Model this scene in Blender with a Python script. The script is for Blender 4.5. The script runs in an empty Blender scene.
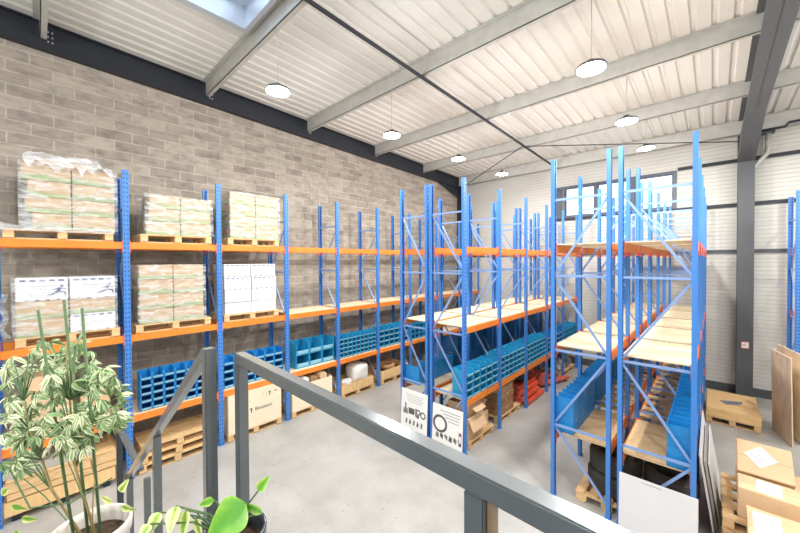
import bpy, bmesh, math, random
from mathutils import Vector, Matrix
R = random.Random(7)
S = bpy.context.scene
COL = S.collection
PI = math.pi

# ------------------------------------------------------------------ camera
CAMZ = 3.545
F, YAW, PIT, ROL = 336.83, 0.749, 0.0146, -0.0055
cy, sy = math.cos(YAW), math.sin(YAW)
fw = Vector((-sy, cy, 0)); rt = Vector((cy, sy, 0)); up = Vector((0, 0, 1))
cp, sp = math.cos(PIT), math.sin(PIT)
fw2 = fw * cp - up * sp; up2 = up * cp + fw * sp
cr, sr = math.cos(ROL), math.sin(ROL)
rt3 = rt * cr + up2 * sr; up3 = up2 * cr - rt * sr
cam = bpy.data.cameras.new('camera'); co = bpy.data.objects.new('camera', cam); COL.objects.link(co)
M = Matrix.Identity(4)
for i in range(3):
    M[i][0] = rt3[i]; M[i][1] = up3[i]; M[i][2] = -fw2[i]
M[2][3] = CAMZ
co.matrix_world = M
cam.sensor_width = 36; cam.lens = F / 800 * 36; cam.clip_start = .05; cam.clip_end = 200
S.camera = co
def at(px, py, d):
    """the point seen at a pixel, at axial distance d from the lens"""
    v = fw2 + rt3 * ((px - 400) / F) - up3 * ((py - 266.5) / F)
    return Vector((0, 0, CAMZ)) + v * d

# ------------------------------------------------------------------ materials
def lin(c):
    return tuple(((x / 255) / 12.92 if x / 255 <= .04045 else ((x / 255 + .055) / 1.055) ** 2.4) for x in c) + (1,)
MATS = {}
def mat(name, rgb, rough=.5, metal=0, var=0, scale=6, bump=0, spec=.5, stretch=(1, 1, 1)):
    if name in MATS: return MATS[name]
    m = bpy.data.materials.new(name); m.use_nodes = True
    nt = m.node_tree; b = nt.nodes['Principled BSDF']
    b.inputs['Base Color'].default_value = lin(rgb); b.inputs['Roughness'].default_value = rough
    b.inputs['Metallic'].default_value = metal; b.inputs['Specular IOR Level'].default_value = spec
    if var or bump:
        tc = nt.nodes.new('ShaderNodeTexCoord'); mp = nt.nodes.new('ShaderNodeMapping')
        mp.inputs['Scale'].default_value = stretch
        oi = nt.nodes.new('ShaderNodeObjectInfo')
        ad = nt.nodes.new('ShaderNodeVectorMath'); ad.operation = 'ADD'
        ml = nt.nodes.new('ShaderNodeVectorMath'); ml.operation = 'SCALE'
        ml.inputs[0].default_value = (13, 7, 17); nt.links.new(oi.outputs['Random'], ml.inputs['Scale'])
        n = nt.nodes.new('ShaderNodeTexNoise'); n.inputs['Scale'].default_value = scale; n.inputs['Detail'].default_value = 5
        nt.links.new(tc.outputs['Object'], mp.inputs[0]); nt.links.new(mp.outputs[0], ad.inputs[0]); nt.links.new(ml.outputs[0], ad.inputs[1])
        nt.links.new(ad.outputs[0], n.inputs['Vector'])
        if var:
            cr_ = nt.nodes.new('ShaderNodeValToRGB')
            c = lin(rgb); e = cr_.color_ramp.elements
            e[0].position = .3; e[1].position = .7
            e[0].color = tuple(max(0, x * (1 - var)) for x in c[:3]) + (1,); e[1].color = tuple(min(1, x * (1 + var)) for x in c[:3]) + (1,)
            nt.links.new(n.outputs['Fac'], cr_.inputs[0]); nt.links.new(cr_.outputs[0], b.inputs['Base Color'])
        if bump:
            bp_ = nt.nodes.new('ShaderNodeBump'); bp_.inputs['Strength'].default_value = bump; bp_.inputs['Distance'].default_value = .02
            nt.links.new(n.outputs['Fac'], bp_.inputs['Height']); nt.links.new(bp_.outputs[0], b.inputs['Normal'])
    MATS[name] = m; return m
class NT:
    def __init__(s, m): s.t = m.node_tree; s.b = s.t.nodes['Principled BSDF']
    def n(s, k, **kw):
        x = s.t.nodes.new('ShaderNode' + k)
        for a, v in kw.items(): setattr(x, a, v)
        return x
    def l(s, a, b): s.t.links.new(a, b)
    def math(s, op, a, b=None, c=None):
        x = s.n('Math', operation=op)
        for i, v in enumerate((a, b, c)):
            if v is None: continue
            if isinstance(v, (int, float)): x.inputs[i].default_value = v
            else: s.l(v, x.inputs[i])
        return x.outputs[0]
    def mix(s, f, a, b):
        x = s.n('Mix', data_type='RGBA')
        for k, v in ((0, f), (6, a), (7, b)):
            if isinstance(v, (int, float, tuple)): x.inputs[k].default_value = v
            else: s.l(v, x.inputs[k])
        return x.outputs[2]
    def ramp(s, f, *els):
        x = s.n('ValToRGB'); e = x.color_ramp.elements
        while len(e) < len(els): e.new(.5)
        for i, (p, c) in enumerate(els): e[i].position = p; e[i].color = c
        s.l(f, x.inputs[0]); return x.outputs[0]

BLUE = mat('blue_paint', (68, 132, 212), .38, var=.05, scale=3)
def perforated():
    m = mat('blue_perforated', (68, 132, 212), .38); q = NT(m)
    tc = q.n('TexCoord'); sx = q.n('SeparateXYZ'); q.l(tc.outputs['Object'], sx.inputs[0])
    ay = q.math('SUBTRACT', q.math('ABSOLUTE', sx.outputs[1]), .022)
    az = q.math('SUBTRACT', q.math('FRACT', q.math('DIVIDE', sx.outputs[2], .075)), .5)
    d = q.math('ADD', q.math('POWER', q.math('DIVIDE', ay, .0095), 2), q.math('POWER', q.math('DIVIDE', az, .17), 2))
    ax = q.math('SUBTRACT', q.math('ABSOLUTE', sx.outputs[0]), .0)
    f = q.math('LESS_THAN', d, 1.0)
    q.l(q.mix(f, lin((68, 132, 212)), lin((18, 34, 60))), q.b.inputs['Base Color'])
    return m
PERF = perforated()
BRACE = mat('brace_steel', (140, 172, 226), .35, .25)
ORANGE = mat('orange_beam', (240, 138, 50), .4, var=.06, scale=4)
REDC = mat('red_connector', (235, 118, 96), .4)
ZINC = mat('zinc', (198, 197, 192), .5, .2, var=.08, scale=5)
DARK = mat('dark_steel', (38, 42, 52), .5, var=.08, scale=2)
GREYST = mat('grey_steel', (86, 89, 93), .5, var=.05, scale=2)
RAIL = mat('rail_paint', (98, 106, 110), .3, .3, var=.08, scale=7)
q_ = RAIL.node_tree.nodes['Principled BSDF']; q_.inputs['Coat Weight'].default_value = 1; q_.inputs['Coat Roughness'].default_value = .12; q_.inputs['Coat IOR'].default_value = 1.5
WOODP = mat('pallet_wood', (226, 190, 140), .75, var=.16, scale=9, stretch=(1, 1, 4))
CHIP = mat('chipboard', (238, 218, 184), .7, var=.07, scale=14)
CHIPW = mat('chipboard_warm_lit', (236, 202, 154), .7, var=.07, scale=14)  # same chipboard, with the warm light on the lowest shelves put into its colour
CHIPD = mat('planks', (200, 172, 136), .75, var=.15, scale=8)
PLY = mat('plywood', (236, 198, 142), .6, var=.1, scale=4, stretch=(1, 5, 1))
PLYG = mat('plywood_grey', (232, 210, 180), .6, var=.14, scale=4, stretch=(3, 3, 1))
CARD = mat('cardboard', (226, 194, 154), .8, var=.06, scale=5)
CARDD = mat('cardboard_dark', (168, 128, 90), .8, var=.08, scale=5)
WHITE = mat('white_card', (226, 226, 230), .6, var=.02, scale=4)
PAPER = mat('paper', (248, 248, 246), .6)
INK = mat('ink', (60, 62, 66), .7)
INKL = mat('ink_light', (150, 152, 156), .7)
NAVY = mat('navy_ink', (78, 98, 138), .7)
BIN = mat('bin_blue', (44, 158, 204), .4, var=.1, scale=2)
BIND = mat('bin_deep_blue', (34, 138, 206), .35, var=.1, scale=2)
BIND2 = mat('bin_dark_blue', (20, 100, 158), .4, var=.1, scale=2)
LIP = mat('lip_strip', (150, 204, 224), .45)  # paler blue strip across the front lip of the bins
RUB = mat('rubber', (66, 64, 62), .65, var=.1, scale=9)
SOIL = mat('soil', (70, 52, 38), .95, var=.3, scale=40, bump=.6)
POTW = mat('pot_cream', (226, 220, 210), .35)
POTD = mat('pot_dark', (72, 78, 84), .15, .3)
CANE = mat('cane_green', (88, 118, 74), .5)
STEM = mat('stem', (170, 150, 100), .7)
REDP = mat('red_orange_paint', (236, 92, 52), .4, var=.1, scale=4)
PINK = mat('faded_red', (224, 112, 96), .5, var=.1, scale=4)
PLAST = mat('cloudy_plastic', (236, 234, 230), .3, var=.05, scale=5)
ALU = mat('aluminium', (205, 214, 226), .35, .4)
WGREY = mat('window_grey', (92, 98, 112), .45)

def boxprint():     # cardboard printed with a green landscape band
    m = mat('printed_card', (222, 186, 142), .75); q = NT(m)
    tc = q.n('TexCoord'); sx = q.n('SeparateXYZ'); q.l(tc.outputs['Object'], sx.inputs[0])
    oi = q.n('ObjectInfo')
    n = q.n('TexNoise'); n.inputs['Scale'].default_value = 2.2; n.inputs['Detail'].default_value = 3
    av = q.n('VectorMath', operation='ADD'); q.l(tc.outputs['Object'], av.inputs[0])
    sc = q.n('VectorMath', operation='SCALE'); sc.inputs[0].default_value = (9, 5, 3); q.l(oi.outputs['Random'], sc.inputs['Scale']); q.l(sc.outputs[0], av.inputs[1])
    mp = q.n('Mapping'); mp.inputs['Scale'].default_value = (1, 1.6, 3); q.l(av.outputs[0], mp.inputs[0]); q.l(mp.outputs[0], n.inputs['Vector'])
    h = q.math('ADD', q.math('MULTIPLY', sx.outputs[2], 1 / .245), q.math('MULTIPLY', q.math('SUBTRACT', n.outputs['Fac'], .5), .55))
    c = q.ramp(h, (0, lin((186, 190, 142))), (.12, lin((150, 170, 118))), (.26, lin((178, 180, 138))), (.34, lin((196, 164, 126))), (.6, lin((206, 180, 148))), (1, lin((190, 154, 114))))
    q.l(c, q.b.inputs['Base Color'])
    return m
PRINT = boxprint()

def film(name, lo, hi, tint=(240, 244, 248)):
    m = bpy.data.materials.new(name); m.use_nodes = True; nt = m.node_tree
    q = NT(m); out = nt.nodes['Material Output']
    tc = q.n('TexCoord'); mp = q.n('Mapping'); mp.inputs['Scale'].default_value = (2, 2, 9); mp.inputs['Rotation'].default_value = (.35, .1, 0)
    n = q.n('TexNoise'); n.inputs['Scale'].default_value = 2.5; n.inputs['Detail'].default_value = 6; n.inputs['Distortion'].default_value = .8
    q.l(tc.outputs['Object'], mp.inputs[0]); q.l(mp.outputs[0], n.inputs['Vector'])
    f = q.ramp(n.outputs['Fac'], (.42, (lo, lo, lo, 1)), (.72, (hi, hi, hi, 1)))
    tr = q.n('BsdfTransparent'); q.b.inputs['Base Color'].default_value = lin(tint); q.b.inputs['Roughness'].default_value = .2
    bp_ = q.n('Bump'); bp_.inputs['Strength'].default_value = .6; bp_.inputs['Distance'].default_value = .02; q.l(n.outputs['Fac'], bp_.inputs['Height']); q.l(bp_.outputs[0], q.b.inputs['Normal'])
    mx = q.n('MixShader'); q.l(f, mx.inputs[0]); q.l(tr.outputs[0], mx.inputs[1]); q.l(q.b.outputs[0], mx.inputs[2]); q.l(mx.outputs[0], out.inputs[0])
    return m
FILM = film('stretch_film', .08, .6)
FILM2 = film('loose_film', .3, .9)

def glass():
    m = bpy.data.materials.new('glass'); m.use_nodes = True; q = NT(m); out = m.node_tree.nodes['Material Output']
    tr = q.n('BsdfTransparent'); tr.inputs[0].default_value = (.93, .97, 1, 1); gl = q.n('BsdfGlossy'); gl.inputs['Roughness'].default_value = .03
    mx = q.n('MixShader'); mx.inputs[0].default_value = .06; q.l(tr.outputs[0], mx.inputs[1]); q.l(gl.outputs[0], mx.inputs[2]); q.l(mx.outputs[0], out.inputs[0]); return m
GLASS = glass()
def emit(name, rgb, s):
    m = bpy.data.materials.new(name); m.use_nodes = True; q = NT(m)
    q.b.inputs['Emission Color'].default_value = lin(rgb); q.b.inputs['Emission Strength'].default_value = s; return m
LAMP = emit('lamp_glow', (255, 250, 238), 40)

def blockwall():
    m = mat('concrete_blocks', (150, 136, 122), .9); q = NT(m)
    tc = q.n('TexCoord'); sx = q.n('SeparateXYZ'); q.l(tc.outputs['Object'], sx.inputs[0])
    cb = q.n('CombineXYZ'); q.l(q.math('ADD', sx.outputs[1], .293), cb.inputs[0]); q.l(q.math('ADD', sx.outputs[2], .023), cb.inputs[1])
    wn = q.n('TexNoise'); wn.inputs['Scale'].default_value = 9; wn.inputs['Detail'].default_value = 3; q.l(tc.outputs['Object'], wn.inputs['Vector'])
    ws = q.n('VectorMath', operation='SCALE'); q.l(wn.outputs['Color'], ws.inputs[0]); ws.inputs['Scale'].default_value = .018
    wa = q.n('VectorMath', operation='ADD'); q.l(cb.outputs[0], wa.inputs[0]); q.l(ws.outputs[0], wa.inputs[1])
    br = q.n('TexBrick'); q.l(wa.outputs[0], br.inputs['Vector']); br.inputs['Scale'].default_value = 1
    br.inputs['Brick Width'].default_value = .52; br.inputs['Row Height'].default_value = .1885
    br.inputs['Mortar Size'].default_value = .013; br.inputs['Mortar Smooth'].default_value = .35
    br.inputs['Color1'].default_value = lin((182, 172, 159)); br.inputs['Color2'].default_value = lin((158, 148, 137)); br.inputs['Mortar'].default_value = lin((190, 182, 170))
    n = q.n('TexNoise'); n.inputs['Scale'].default_value = 4; n.inputs['Detail'].default_value = 8; n.inputs['Roughness'].default_value = .65
    mp = q.n('Mapping'); mp.inputs['Scale'].default_value = (1, 1, 2.2); q.l(tc.outputs['Object'], mp.inputs[0]); q.l(mp.outputs[0], n.inputs['Vector'])
    v = q.ramp(n.outputs['Fac'], (.32, (.70, .69, .68, 1)), (.5, (1, 1, 1, 1)), (.68, (1.18, 1.16, 1.13, 1)))
    mu = q.n('Mix', data_type='RGBA', blend_type='MULTIPLY'); mu.inputs[0].default_value = 1; q.l(br.outputs['Color'], mu.inputs[6]); q.l(v, mu.inputs[7])
    q.l(mu.outputs[2], q.b.inputs['Base Color'])
    bp_ = q.n('Bump'); bp_.inputs['Strength'].default_value = .5; bp_.inputs['Distance'].default_value = .012
    q.l(q.math('ADD', q.math('MULTIPLY', br.outputs['Fac'], -.6), n.outputs['Fac']), bp_.inputs['Height']); q.l(bp_.outputs[0], q.b.inputs['Normal'])
    return m
BLOCKS = blockwall()
def cladding():
    m = mat('cladding', (206, 200, 188), .5); q = NT(m)
    tc = q.n('TexCoord'); sx = q.n('SeparateXYZ'); q.l(tc.outputs['Object'], sx.inputs[0])
    fr = q.math('FRACT', q.math('DIVIDE', sx.outputs[2], .105))
    g = q.math('MULTIPLY', q.math('ABSOLUTE', q.math('SUBTRACT', fr, .5)), 2)
    gl = q.ramp(g, (.80, (0, 0, 0, 1)), (.95, (1, 1, 1, 1)))
    q.l(q.mix(gl, lin((219, 217, 210)), lin((196, 193, 185))), q.b.inputs['Base Color'])
    bp_ = q.n('Bump'); bp_.inputs['Strength'].default_value = .6; bp_.inputs['Distance'].default_value = .01; bp_.invert = True; q.l(gl, bp_.inputs['Height']); q.l(bp_.outputs[0], q.b.inputs['Normal'])
    return m
CLAD = cladding()
DECK = mat('roof_deck', (230, 228, 222), .55, var=.02, scale=1)
def concrete():
    m = mat('concrete_floor', (202, 200, 196), .45); q = NT(m)
    tc = q.n('TexCoord')
    a = q.n('TexNoise'); a.inputs['Scale'].default_value = .9; a.inputs['Detail'].default_value = 9; a.inputs['Roughness'].default_value = .62; q.l(tc.outputs['Object'], a.inputs['Vector'])
    b = q.n('TexNoise'); b.inputs['Scale'].default_value = 14; b.inputs['Detail'].default_value = 4; q.l(tc.outputs['Object'], b.inputs['Vector'])
    c1 = q.ramp(a.outputs['Fac'], (.3, lin((160, 159, 155))), (.55, lin((182, 181, 177))), (.75, lin((196, 195, 192))))
    sp_ = q.ramp(b.outputs['Fac'], (.25, lin((150, 146, 140))), (.36, lin((255, 255, 255))))
    mu = q.n('Mix', data_type='RGBA', blend_type='MULTIPLY'); mu.inputs[0].default_value = .6; q.l(c1, mu.inputs[6]); q.l(sp_, mu.inputs[7])
    q.l(mu.outputs[2], q.b.inputs['Base Color'])
    q.l(q.ramp(a.outputs['Fac'], (.3, (.3, .3, .3, 1)), (.7, (.5, .5, .5, 1))), q.b.inputs['Roughness'])
    return m
CONC = concrete()

# ------------------------------------------------------------------ mesh helpers
class MB:
    def __init__(s): s.bm = bmesh.new(); s.mats = []
    def mi(s, m):
        if m not in s.mats: s.mats.append(m)
        return s.mats.index(m)
    def box(s, x0, x1, y0, y1, z0, z1, m, mtx=None):
        i = s.mi(m)
        vs = [s.bm.verts.new(mtx @ Vector(p) if mtx else p) for p in ((x0, y0, z0), (x1, y0, z0), (x1, y1, z0), (x0, y1, z0), (x0, y0, z1), (x1, y0, z1), (x1, y1, z1), (x0, y1, z1))]
        for f in ((3, 2, 1, 0), (4, 5, 6, 7), (0, 1, 5, 4), (1, 2, 6, 5), (2, 3, 7, 6), (3, 0, 4, 7)):
            s.bm.faces.new([vs[k] for k in f]).material_index = i
        return s
    def bar(s, a, b, w, h, m, upv=(0, 0, 1)):
        a, b = Vector(a), Vector(b); d = b - a; L = d.length; z = d.normalized()
        u = Vector(upv); u = (u - z * u.dot(z))
        if u.length < 1e-5: u = Vector((1, 0, 0)); u = u - z * u.dot(z)
        u.normalize(); v = z.cross(u)
        mt = Matrix(((u[0], v[0], z[0], a[0]), (u[1], v[1], z[1], a[1]), (u[2], v[2], z[2], a[2]), (0, 0, 0, 1)))
        return s.box(-h / 2, h / 2, -w / 2, w / 2, 0, L, m, mt)
    def tube(s, pts, r, m, n=8, taper=None, cap=True):
        i = s.mi(m); pts = [Vector(p) for p in pts]; rings = []
        for k, p in enumerate(pts):
            d = (pts[min(k + 1, len(pts) - 1)] - pts[max(k - 1, 0)]).normalized()
            u = d.orthogonal().normalized() if k == 0 else (u - d * u.dot(d)).normalized()
            v = d.cross(u); rr = r if taper is None else r + (taper - r) * k / (len(pts) - 1)
            rings.append([s.bm.verts.new(p + (u * math.cos(2 * PI * j / n) + v * math.sin(2 * PI * j / n)) * rr) for j in range(n)])
        for a, b in zip(rings, rings[1:]):
            for j in range(n):
                f = s.bm.faces.new((a[j], a[(j + 1) % n], b[(j + 1) % n], b[j])); f.material_index = i; f.smooth = True
        if cap:
            s.bm.faces.new(rings[0][::-1]).material_index = i; s.bm.faces.new(rings[-1]).material_index = i
        return s
    def lathe(s, prof, m, n=32, c=(0, 0, 0), mats=None):
        i = s.mi(m); rings = []
        for r, z in prof:
            rings.append([s.bm.verts.new((c[0] + r * math.cos(2 * PI * j / n), c[1] + r * math.sin(2 * PI * j / n), c[2] + z)) for j in range(n)] if r > 1e-6 else [s.bm.verts.new((c[0], c[1], c[2] + z))])
        for a, b in zip(rings, rings[1:]):
            for j in range(n):
                q = [a[j % len(a)], a[(j + 1) % len(a)], b[(j + 1) % len(b)], b[j % len(b)]]
                q = list(dict.fromkeys(q))
                if len(q) > 2:
                    f = s.bm.faces.new(q); f.material_index = i; f.smooth = True
        return s
    def prism(s, poly, axis, a, b, m, mtx=None):
        """extrude a 2D polygon along axis (0: poly is (y,z); 1: (x,z); 2: (x,y))"""
        i = s.mi(m)
        def P(p, t): return {0: (t, p[0], p[1]), 1: (p[0], t, p[1]), 2: (p[0], p[1], t)}[axis]
        A = [s.bm.verts.new(mtx @ Vector(P(p, a)) if mtx else P(p, a)) for p in poly]; B = [s.bm.verts.new(mtx @ Vector(P(p, b)) if mtx else P(p, b)) for p in poly]
        n = len(poly)
        s.bm.faces.new(A[::-1]).material_index = i; s.bm.faces.new(B).material_index = i
        for j in range(n): s.bm.faces.new((A[j], A[(j + 1) % n], B[(j + 1) % n], B[j])).material_index = i
        return s
    def quad(s, pts, m):
        f = s.bm.faces.new([s.bm.verts.new(p) for p in pts]); f.material_index = s.mi(m); return s
    def mesh(s, name, bevel=0):
        bmesh.ops.recalc_face_normals(s.bm, faces=s.bm.faces)
        if bevel:
            es = [e for e in s.bm.edges if len(e.link_faces) == 2 and e.calc_face_angle(0) > .5]
            bmesh.ops.bevel(s.bm, geom=es, offset=bevel, segments=2, affect='EDGES', clamp_overlap=True)
        me = bpy.data.meshes.new(name); s.bm.to_mesh(me); s.bm.free()
        for m in s.mats: me.materials.append(m)
        return me
    def obj(s, name, parent=None, bevel=0, loc=None, rz=0):
        return put(name, s.mesh(name, bevel), parent, loc, rz)
def put(name, me, parent=None, loc=None, rz=0, rot=None):
    o = bpy.data.objects.new(name, me); COL.objects.link(o)
    if parent: o.parent = parent
    if loc is not None: o.location = loc
    if rz: o.rotation_euler = (0, 0, rz)
    if rot is not None: o.rotation_euler = rot
    return o
def tag(o, label, cat, group=None, kind=None):
    o['label'] = label; o['category'] = cat
    if group: o['group'] = group
    if kind: o['kind'] = kind
    return o
def thing(name, label, cat, loc=(0, 0, 0), rz=0, group=None):
    return tag(put(name, None, None, loc, rz), label, cat, group)
def struct(o): o['kind'] = 'structure'; return o
ORD = ['first', 'second', 'third', 'fourth', 'fifth', 'sixth', 'seventh', 'eighth', 'ninth', 'tenth', 'eleventh', 'twelfth']
def text_mesh(txt, size, m):
    c = bpy.data.curves.new('t', 'FONT'); c.body = txt; c.size = size; c.align_x = 'LEFT'; c.extrude = .0008
    o = bpy.data.objects.new('t', c); COL.objects.link(o)
    me = bpy.data.meshes.new_from_object(o.evaluated_get(bpy.context.evaluated_depsgraph_get())); bpy.data.objects.remove(o)
    me.materials.clear(); me.materials.append(m); return me

# ------------------------------------------------------------------ the setting
WX, WY = -8.1, 12.6
def zd(y): return 7.47 - .03 * y            # underside of the roof deck
struct(MB().box(-8.4, 7, -5, 13, -.2, 0, CONC).obj('floor'))
struct(MB().box(-1.98, 3.2, -3, .72, 1.85, 2.05, GREYST).obj('floor_mezzanine'))
b = MB(); b.prism([(-5, 0), (WY + .2, 0), (WY + .2, zd(WY) + .05), (-5, zd(-5) + .05)], 0, WX - .2, WX, BLOCKS); struct(b.obj('wall_left'))
b = MB(); x0, x1, z0, z1 = -4.2, -.78, 5.02, 6.13
for q in ((WX, x0, 0, 7.12), (x1, 6.5, 0, 7.12), (x0, x1, 0, z0), (x0, x1, z1, 7.12)): b.box(q[0], q[1], WY, WY + .15, q[2], q[3], CLAD)
struct(b.obj('wall_back'))
for z, n in ((6.15, 1), (4.99, 2), (3.77, 3)):
    segs = [(x1 + .02, 6.5)] if n == 1 else [(x0, 6.5)] if n == 2 else [(WX + .3, 6.5)]
    b = MB()
    for s in segs: b.box(s[0], s[1], WY - .05, WY - .001, z - .045, z + .045, GREYST if n == 3 else DARK)
    struct(b.obj('trim_%d' % n))
struct(MB().box(WX + .3, 6.5, WY - .03, WY - .001, .001, .22, GREYST).obj('baseboard_back'))
b = MB()
for q in ((WX, 7, 0, 4.2), (WX, 7, 6.4, 7.75), (WX, -6, 4.2, 6.4), (6, 7, 4.2, 6.4)): b.box(q[0], q[1], -5.0, -4.85, q[2], q[3], CLAD)
struct(b.obj('wall_rear')); struct(MB().box(6.5, 6.65, -4.85, WY, 0, 7.75, CLAD).obj('wall_right'))
# window
w = struct(put('window_1', None, None, (0, 0, 0)))
b = MB(); f = .07
b.box(x0, x1, WY - .03, WY + .12, z0, z0 + f, WGREY).box(x0, x1, WY - .03, WY + .12, z1 - f, z1, WGREY)
for xx in (x0 + .04, x1 - .04, -3.85, -2.85, -1.86):
    k = .07 if xx == -1.86 else .04
    b.box(xx - k, xx + k, WY - .03, WY + .12, z0 + f, z1 - f, WGREY)
struct(b.obj('window_frame', w))
struct(MB().box(x0 + .08, -3.89, WY + .03, WY + .06, z0 + f, z1 - f, GREYST).obj('window_panel', w))
for a, c in ((-3.81, -2.89), (-2.81, -1.93), (-1.79, x1 - .08)):
    struct(MB().box(a, c, WY + .05, WY + .06, z0 + f, z1 - f, GLASS).obj('window_pane', w))
    b = MB(); b.box(a, a + .035, WY + .03, WY + .09, z0 + f, z1 - f, WGREY).box(c - .035, c, WY + .03, WY + .09, z0 + f, z1 - f, WGREY)
    b.box(a + .035, c - .035, WY + .03, WY + .09, z0 + f, z0 + f + .035, WGREY).box(a + .035, c - .035, WY + .03, WY + .09, z1 - f - .035, z1 - f, WGREY)
    struct(b.obj('window_sash', w))
# roof deck: trapezoidal sheet, ribs along Y, with the roof-light opening left out
SKX0, SKX1, SKY0, SKY1 = -5.65, -3.3, .28, 2.38
b = MB()
prof = []; x = WX - .1; P = .25
while x < 6.5:
    prof += [(x, 0), (x + .155, 0), (x + .18, .035), (x + .225, .035)]; x += P
i = b.mi(DECK)
def strip(pts, ya, yb):
    A = [b.bm.verts.new((p[0], ya, zd(ya) + p[1])) for p in pts]; B = [b.bm.verts.new((p[0], yb, zd(yb) + p[1])) for p in pts]
    for k in range(len(pts) - 1): b.bm.faces.new((A[k], A[k + 1], B[k + 1], B[k])).material_index = i
left = [p for p in prof if p[0] <= SKX0] + [(SKX0, 0)]; right = [(SKX1, 0)] + [p for p in prof if p[0] >= SKX1]; mid = [(SKX0, 0)] + [p for p in prof if SKX0 < p[0] < SKX1] + [(SKX1, 0)]
strip(left, -5, WY + .1); strip(right, -5, WY + .1); strip(mid, -5, SKY0); strip(mid, SKY1, WY + .1)
ce = struct(b.obj('ceiling'))
so = ce.modifiers.new('thick', 'SOLIDIFY'); so.thickness = .05; so.offset = 1
# roof light
w = struct(put('window_2', None))
b = MB(); H0, H1 = zd(1.3) - .12, zd(1.3) + .34
b.box(SKX0 - .02, SKX0 + .10, SKY0 - .02, SKY1 + .02, H0, H1, ALU).box(SKX1 - .1, SKX1 + .02, SKY0 - .02, SKY1 + .02, H0, H1, ALU)
b.box(SKX0 + .1, SKX1 - .1, SKY0 - .02, SKY0 + .05, H0, H1, ALU).box(SKX0 + .1, SKX1 - .1, SKY1 - .05, SKY1 + .02, H0, H1, ALU)
struct(b.obj('window_curb', w))
b = MB(); a0, a1, c0, c1 = SKX0 + .1, SKX1 - .1, SKY0 + .05, SKY1 - .05; zz = H1 - .12
b.box(a0, a1, c0, c0 + .1, zz, zz + .1, ALU).box(a0, a1, c1 - .1, c1, zz, zz + .1, ALU).box(a0, a0 + .1, c0 + .1, c1 - .1, zz, zz + .1, ALU).box(a1 - .1, a1, c0 + .1, c1 - .1, zz, zz + .1, ALU)
struct(b.obj('window_frame', w))
struct(MB().box(a0 + .1, a1 - .1, c0 + .1, c1 - .1, zz + .06, zz + .07, GLASS).obj('window_pane', w))
# purlins (Z sections) and rafters
PY = [.08, 2.5, 4.95, 7.4, 9.85, 12.25, -2.35]
for k, y in enumerate(PY):
    t = zd(y) - .004; h = .29 if k != 5 else .36
    b = MB(); b.prism([(y - .006, t - h), (y + .006, t - h), (y + .006, t), (y - .006, t)], 0, WX + .16, 6.4, ZINC)
    b.prism([(y - .006, t - h), (y + .075, t - h), (y + .075, t - h + .022), (y + .063, t - h + .022), (y + .063, t - h + .01), (y - .006, t - h + .01)], 0, WX + .16, 6.4, ZINC)
    b.prism([(y - .075, t - .012), (y + .006, t - .012), (y + .006, t), (y - .075, t), ], 0, WX + .16, 6.4, ZINC)
    struct(b.obj('ceiling_beam'))
b = MB()
def rafter(b, xa, xb, ya, yb, dep, m, fl=.02, wx=.012, off=.006):
    xm = (xa + xb) / 2
    def pr(t0, t1, u, v): b.prism([(ya, zd(ya) - t0), (yb, zd(yb) - t0), (yb, zd(yb) - t1), (ya, zd(ya) - t1)], 0, u, v, m)
    pr(off, off + fl, xa, xb); pr(dep - fl, dep, xa, xb); pr(off, dep, xm - wx / 2, xm + wx / 2)
rafter(b, WX + .005, WX + .155, -4.8, WY - .05, .44, DARK)
bolts = MB()
for y in PY[:5]:
    for dz in (.12, .2, .28):
        for dy in (.05, .1):
            b.box(WX + .083, WX + .105, y + dy + .03, y + dy + .05, zd(y) - dz - .02, zd(y) - dz, ZINC)
# corner post under the wall-side rafter
b.box(WX + .005, WX + .205, WY - .26, WY - .24, 0, zd(WY) - .4, DARK).box(WX + .005, WX + .205, WY - .07, WY - .05, 0, zd(WY) - .4, DARK).box(WX + .095, WX + .115, WY - .24, WY - .07, 0, zd(WY) - .4, DARK)
b.prism([(WY - .26, zd(WY) - .4), (WY - 1.9, zd(WY - 1.9) - .4), (WY - .26, zd(WY) - .85)], 0, WX + .07, WX + .1, DARK)
struct(b.obj('rafter_left'))
b = MB(); CX0, CX1 = .45, .75
rafter(b, CX0, CX1, -4.8, WY - .3, .68, GREYST)
# column and haunch
b.box(CX0, CX1, WY - .42, WY - .4, 0, 6.3, GREYST).box(CX0, CX1, WY - .07, WY - .05, 0, 6.9, GREYST).box(.59, .61, WY - .4, WY - .07, 0, 6.6, GREYST)
b.prism([(WY - .42, 6.02), (WY - .42, 6.3), (WY - 2.9, zd(WY - 2.9) - .66), (WY - 2.9, zd(WY - 2.9) - .68), (WY - 2.85, zd(WY - 2.9) - .69)], 0, CX0, CX1, GREYST)
b.box(CX0 - .05, CX1 + .05, WY - .46, WY - .03, 0, .025, GREYST)
struct(b.obj('column_portal'))
o = MB().tube([(-4.0, y, zd(y) - .34) for y in (-3, 2, 7, 12.4)], .032, DARK).obj('trim_tie_tube'); struct(o)
nd = (-4.02, 9.5, zd(9.5) - .36)
struct(MB().tube([nd, (WX + .1, 12.35, 6.62)], .013, DARK).obj('trim_tie_rod')); struct(MB().tube([nd, (CX0 + .02, 12.0, 6.5)], .013, DARK).obj('trim_tie_rod'))
t = thing('drainpipe', 'grey rainwater pipe bending behind the tall steel column', 'pipe', (0, 0, 0))
MB().tube([(.98, 12.36, 6.85), (.98, 12.36, 6.3), (.96, 12.36, 6.18), (.72, 12.36, 5.86), (.685, 12.36, 5.75), (.685, 12.36, .03)], .055, ZINC, 12).obj('pipe', t)
MB().box(.87, 1.09, 12.26, 12.46, 6.66, 6.72, GREYST).obj('collar', t)
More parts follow.
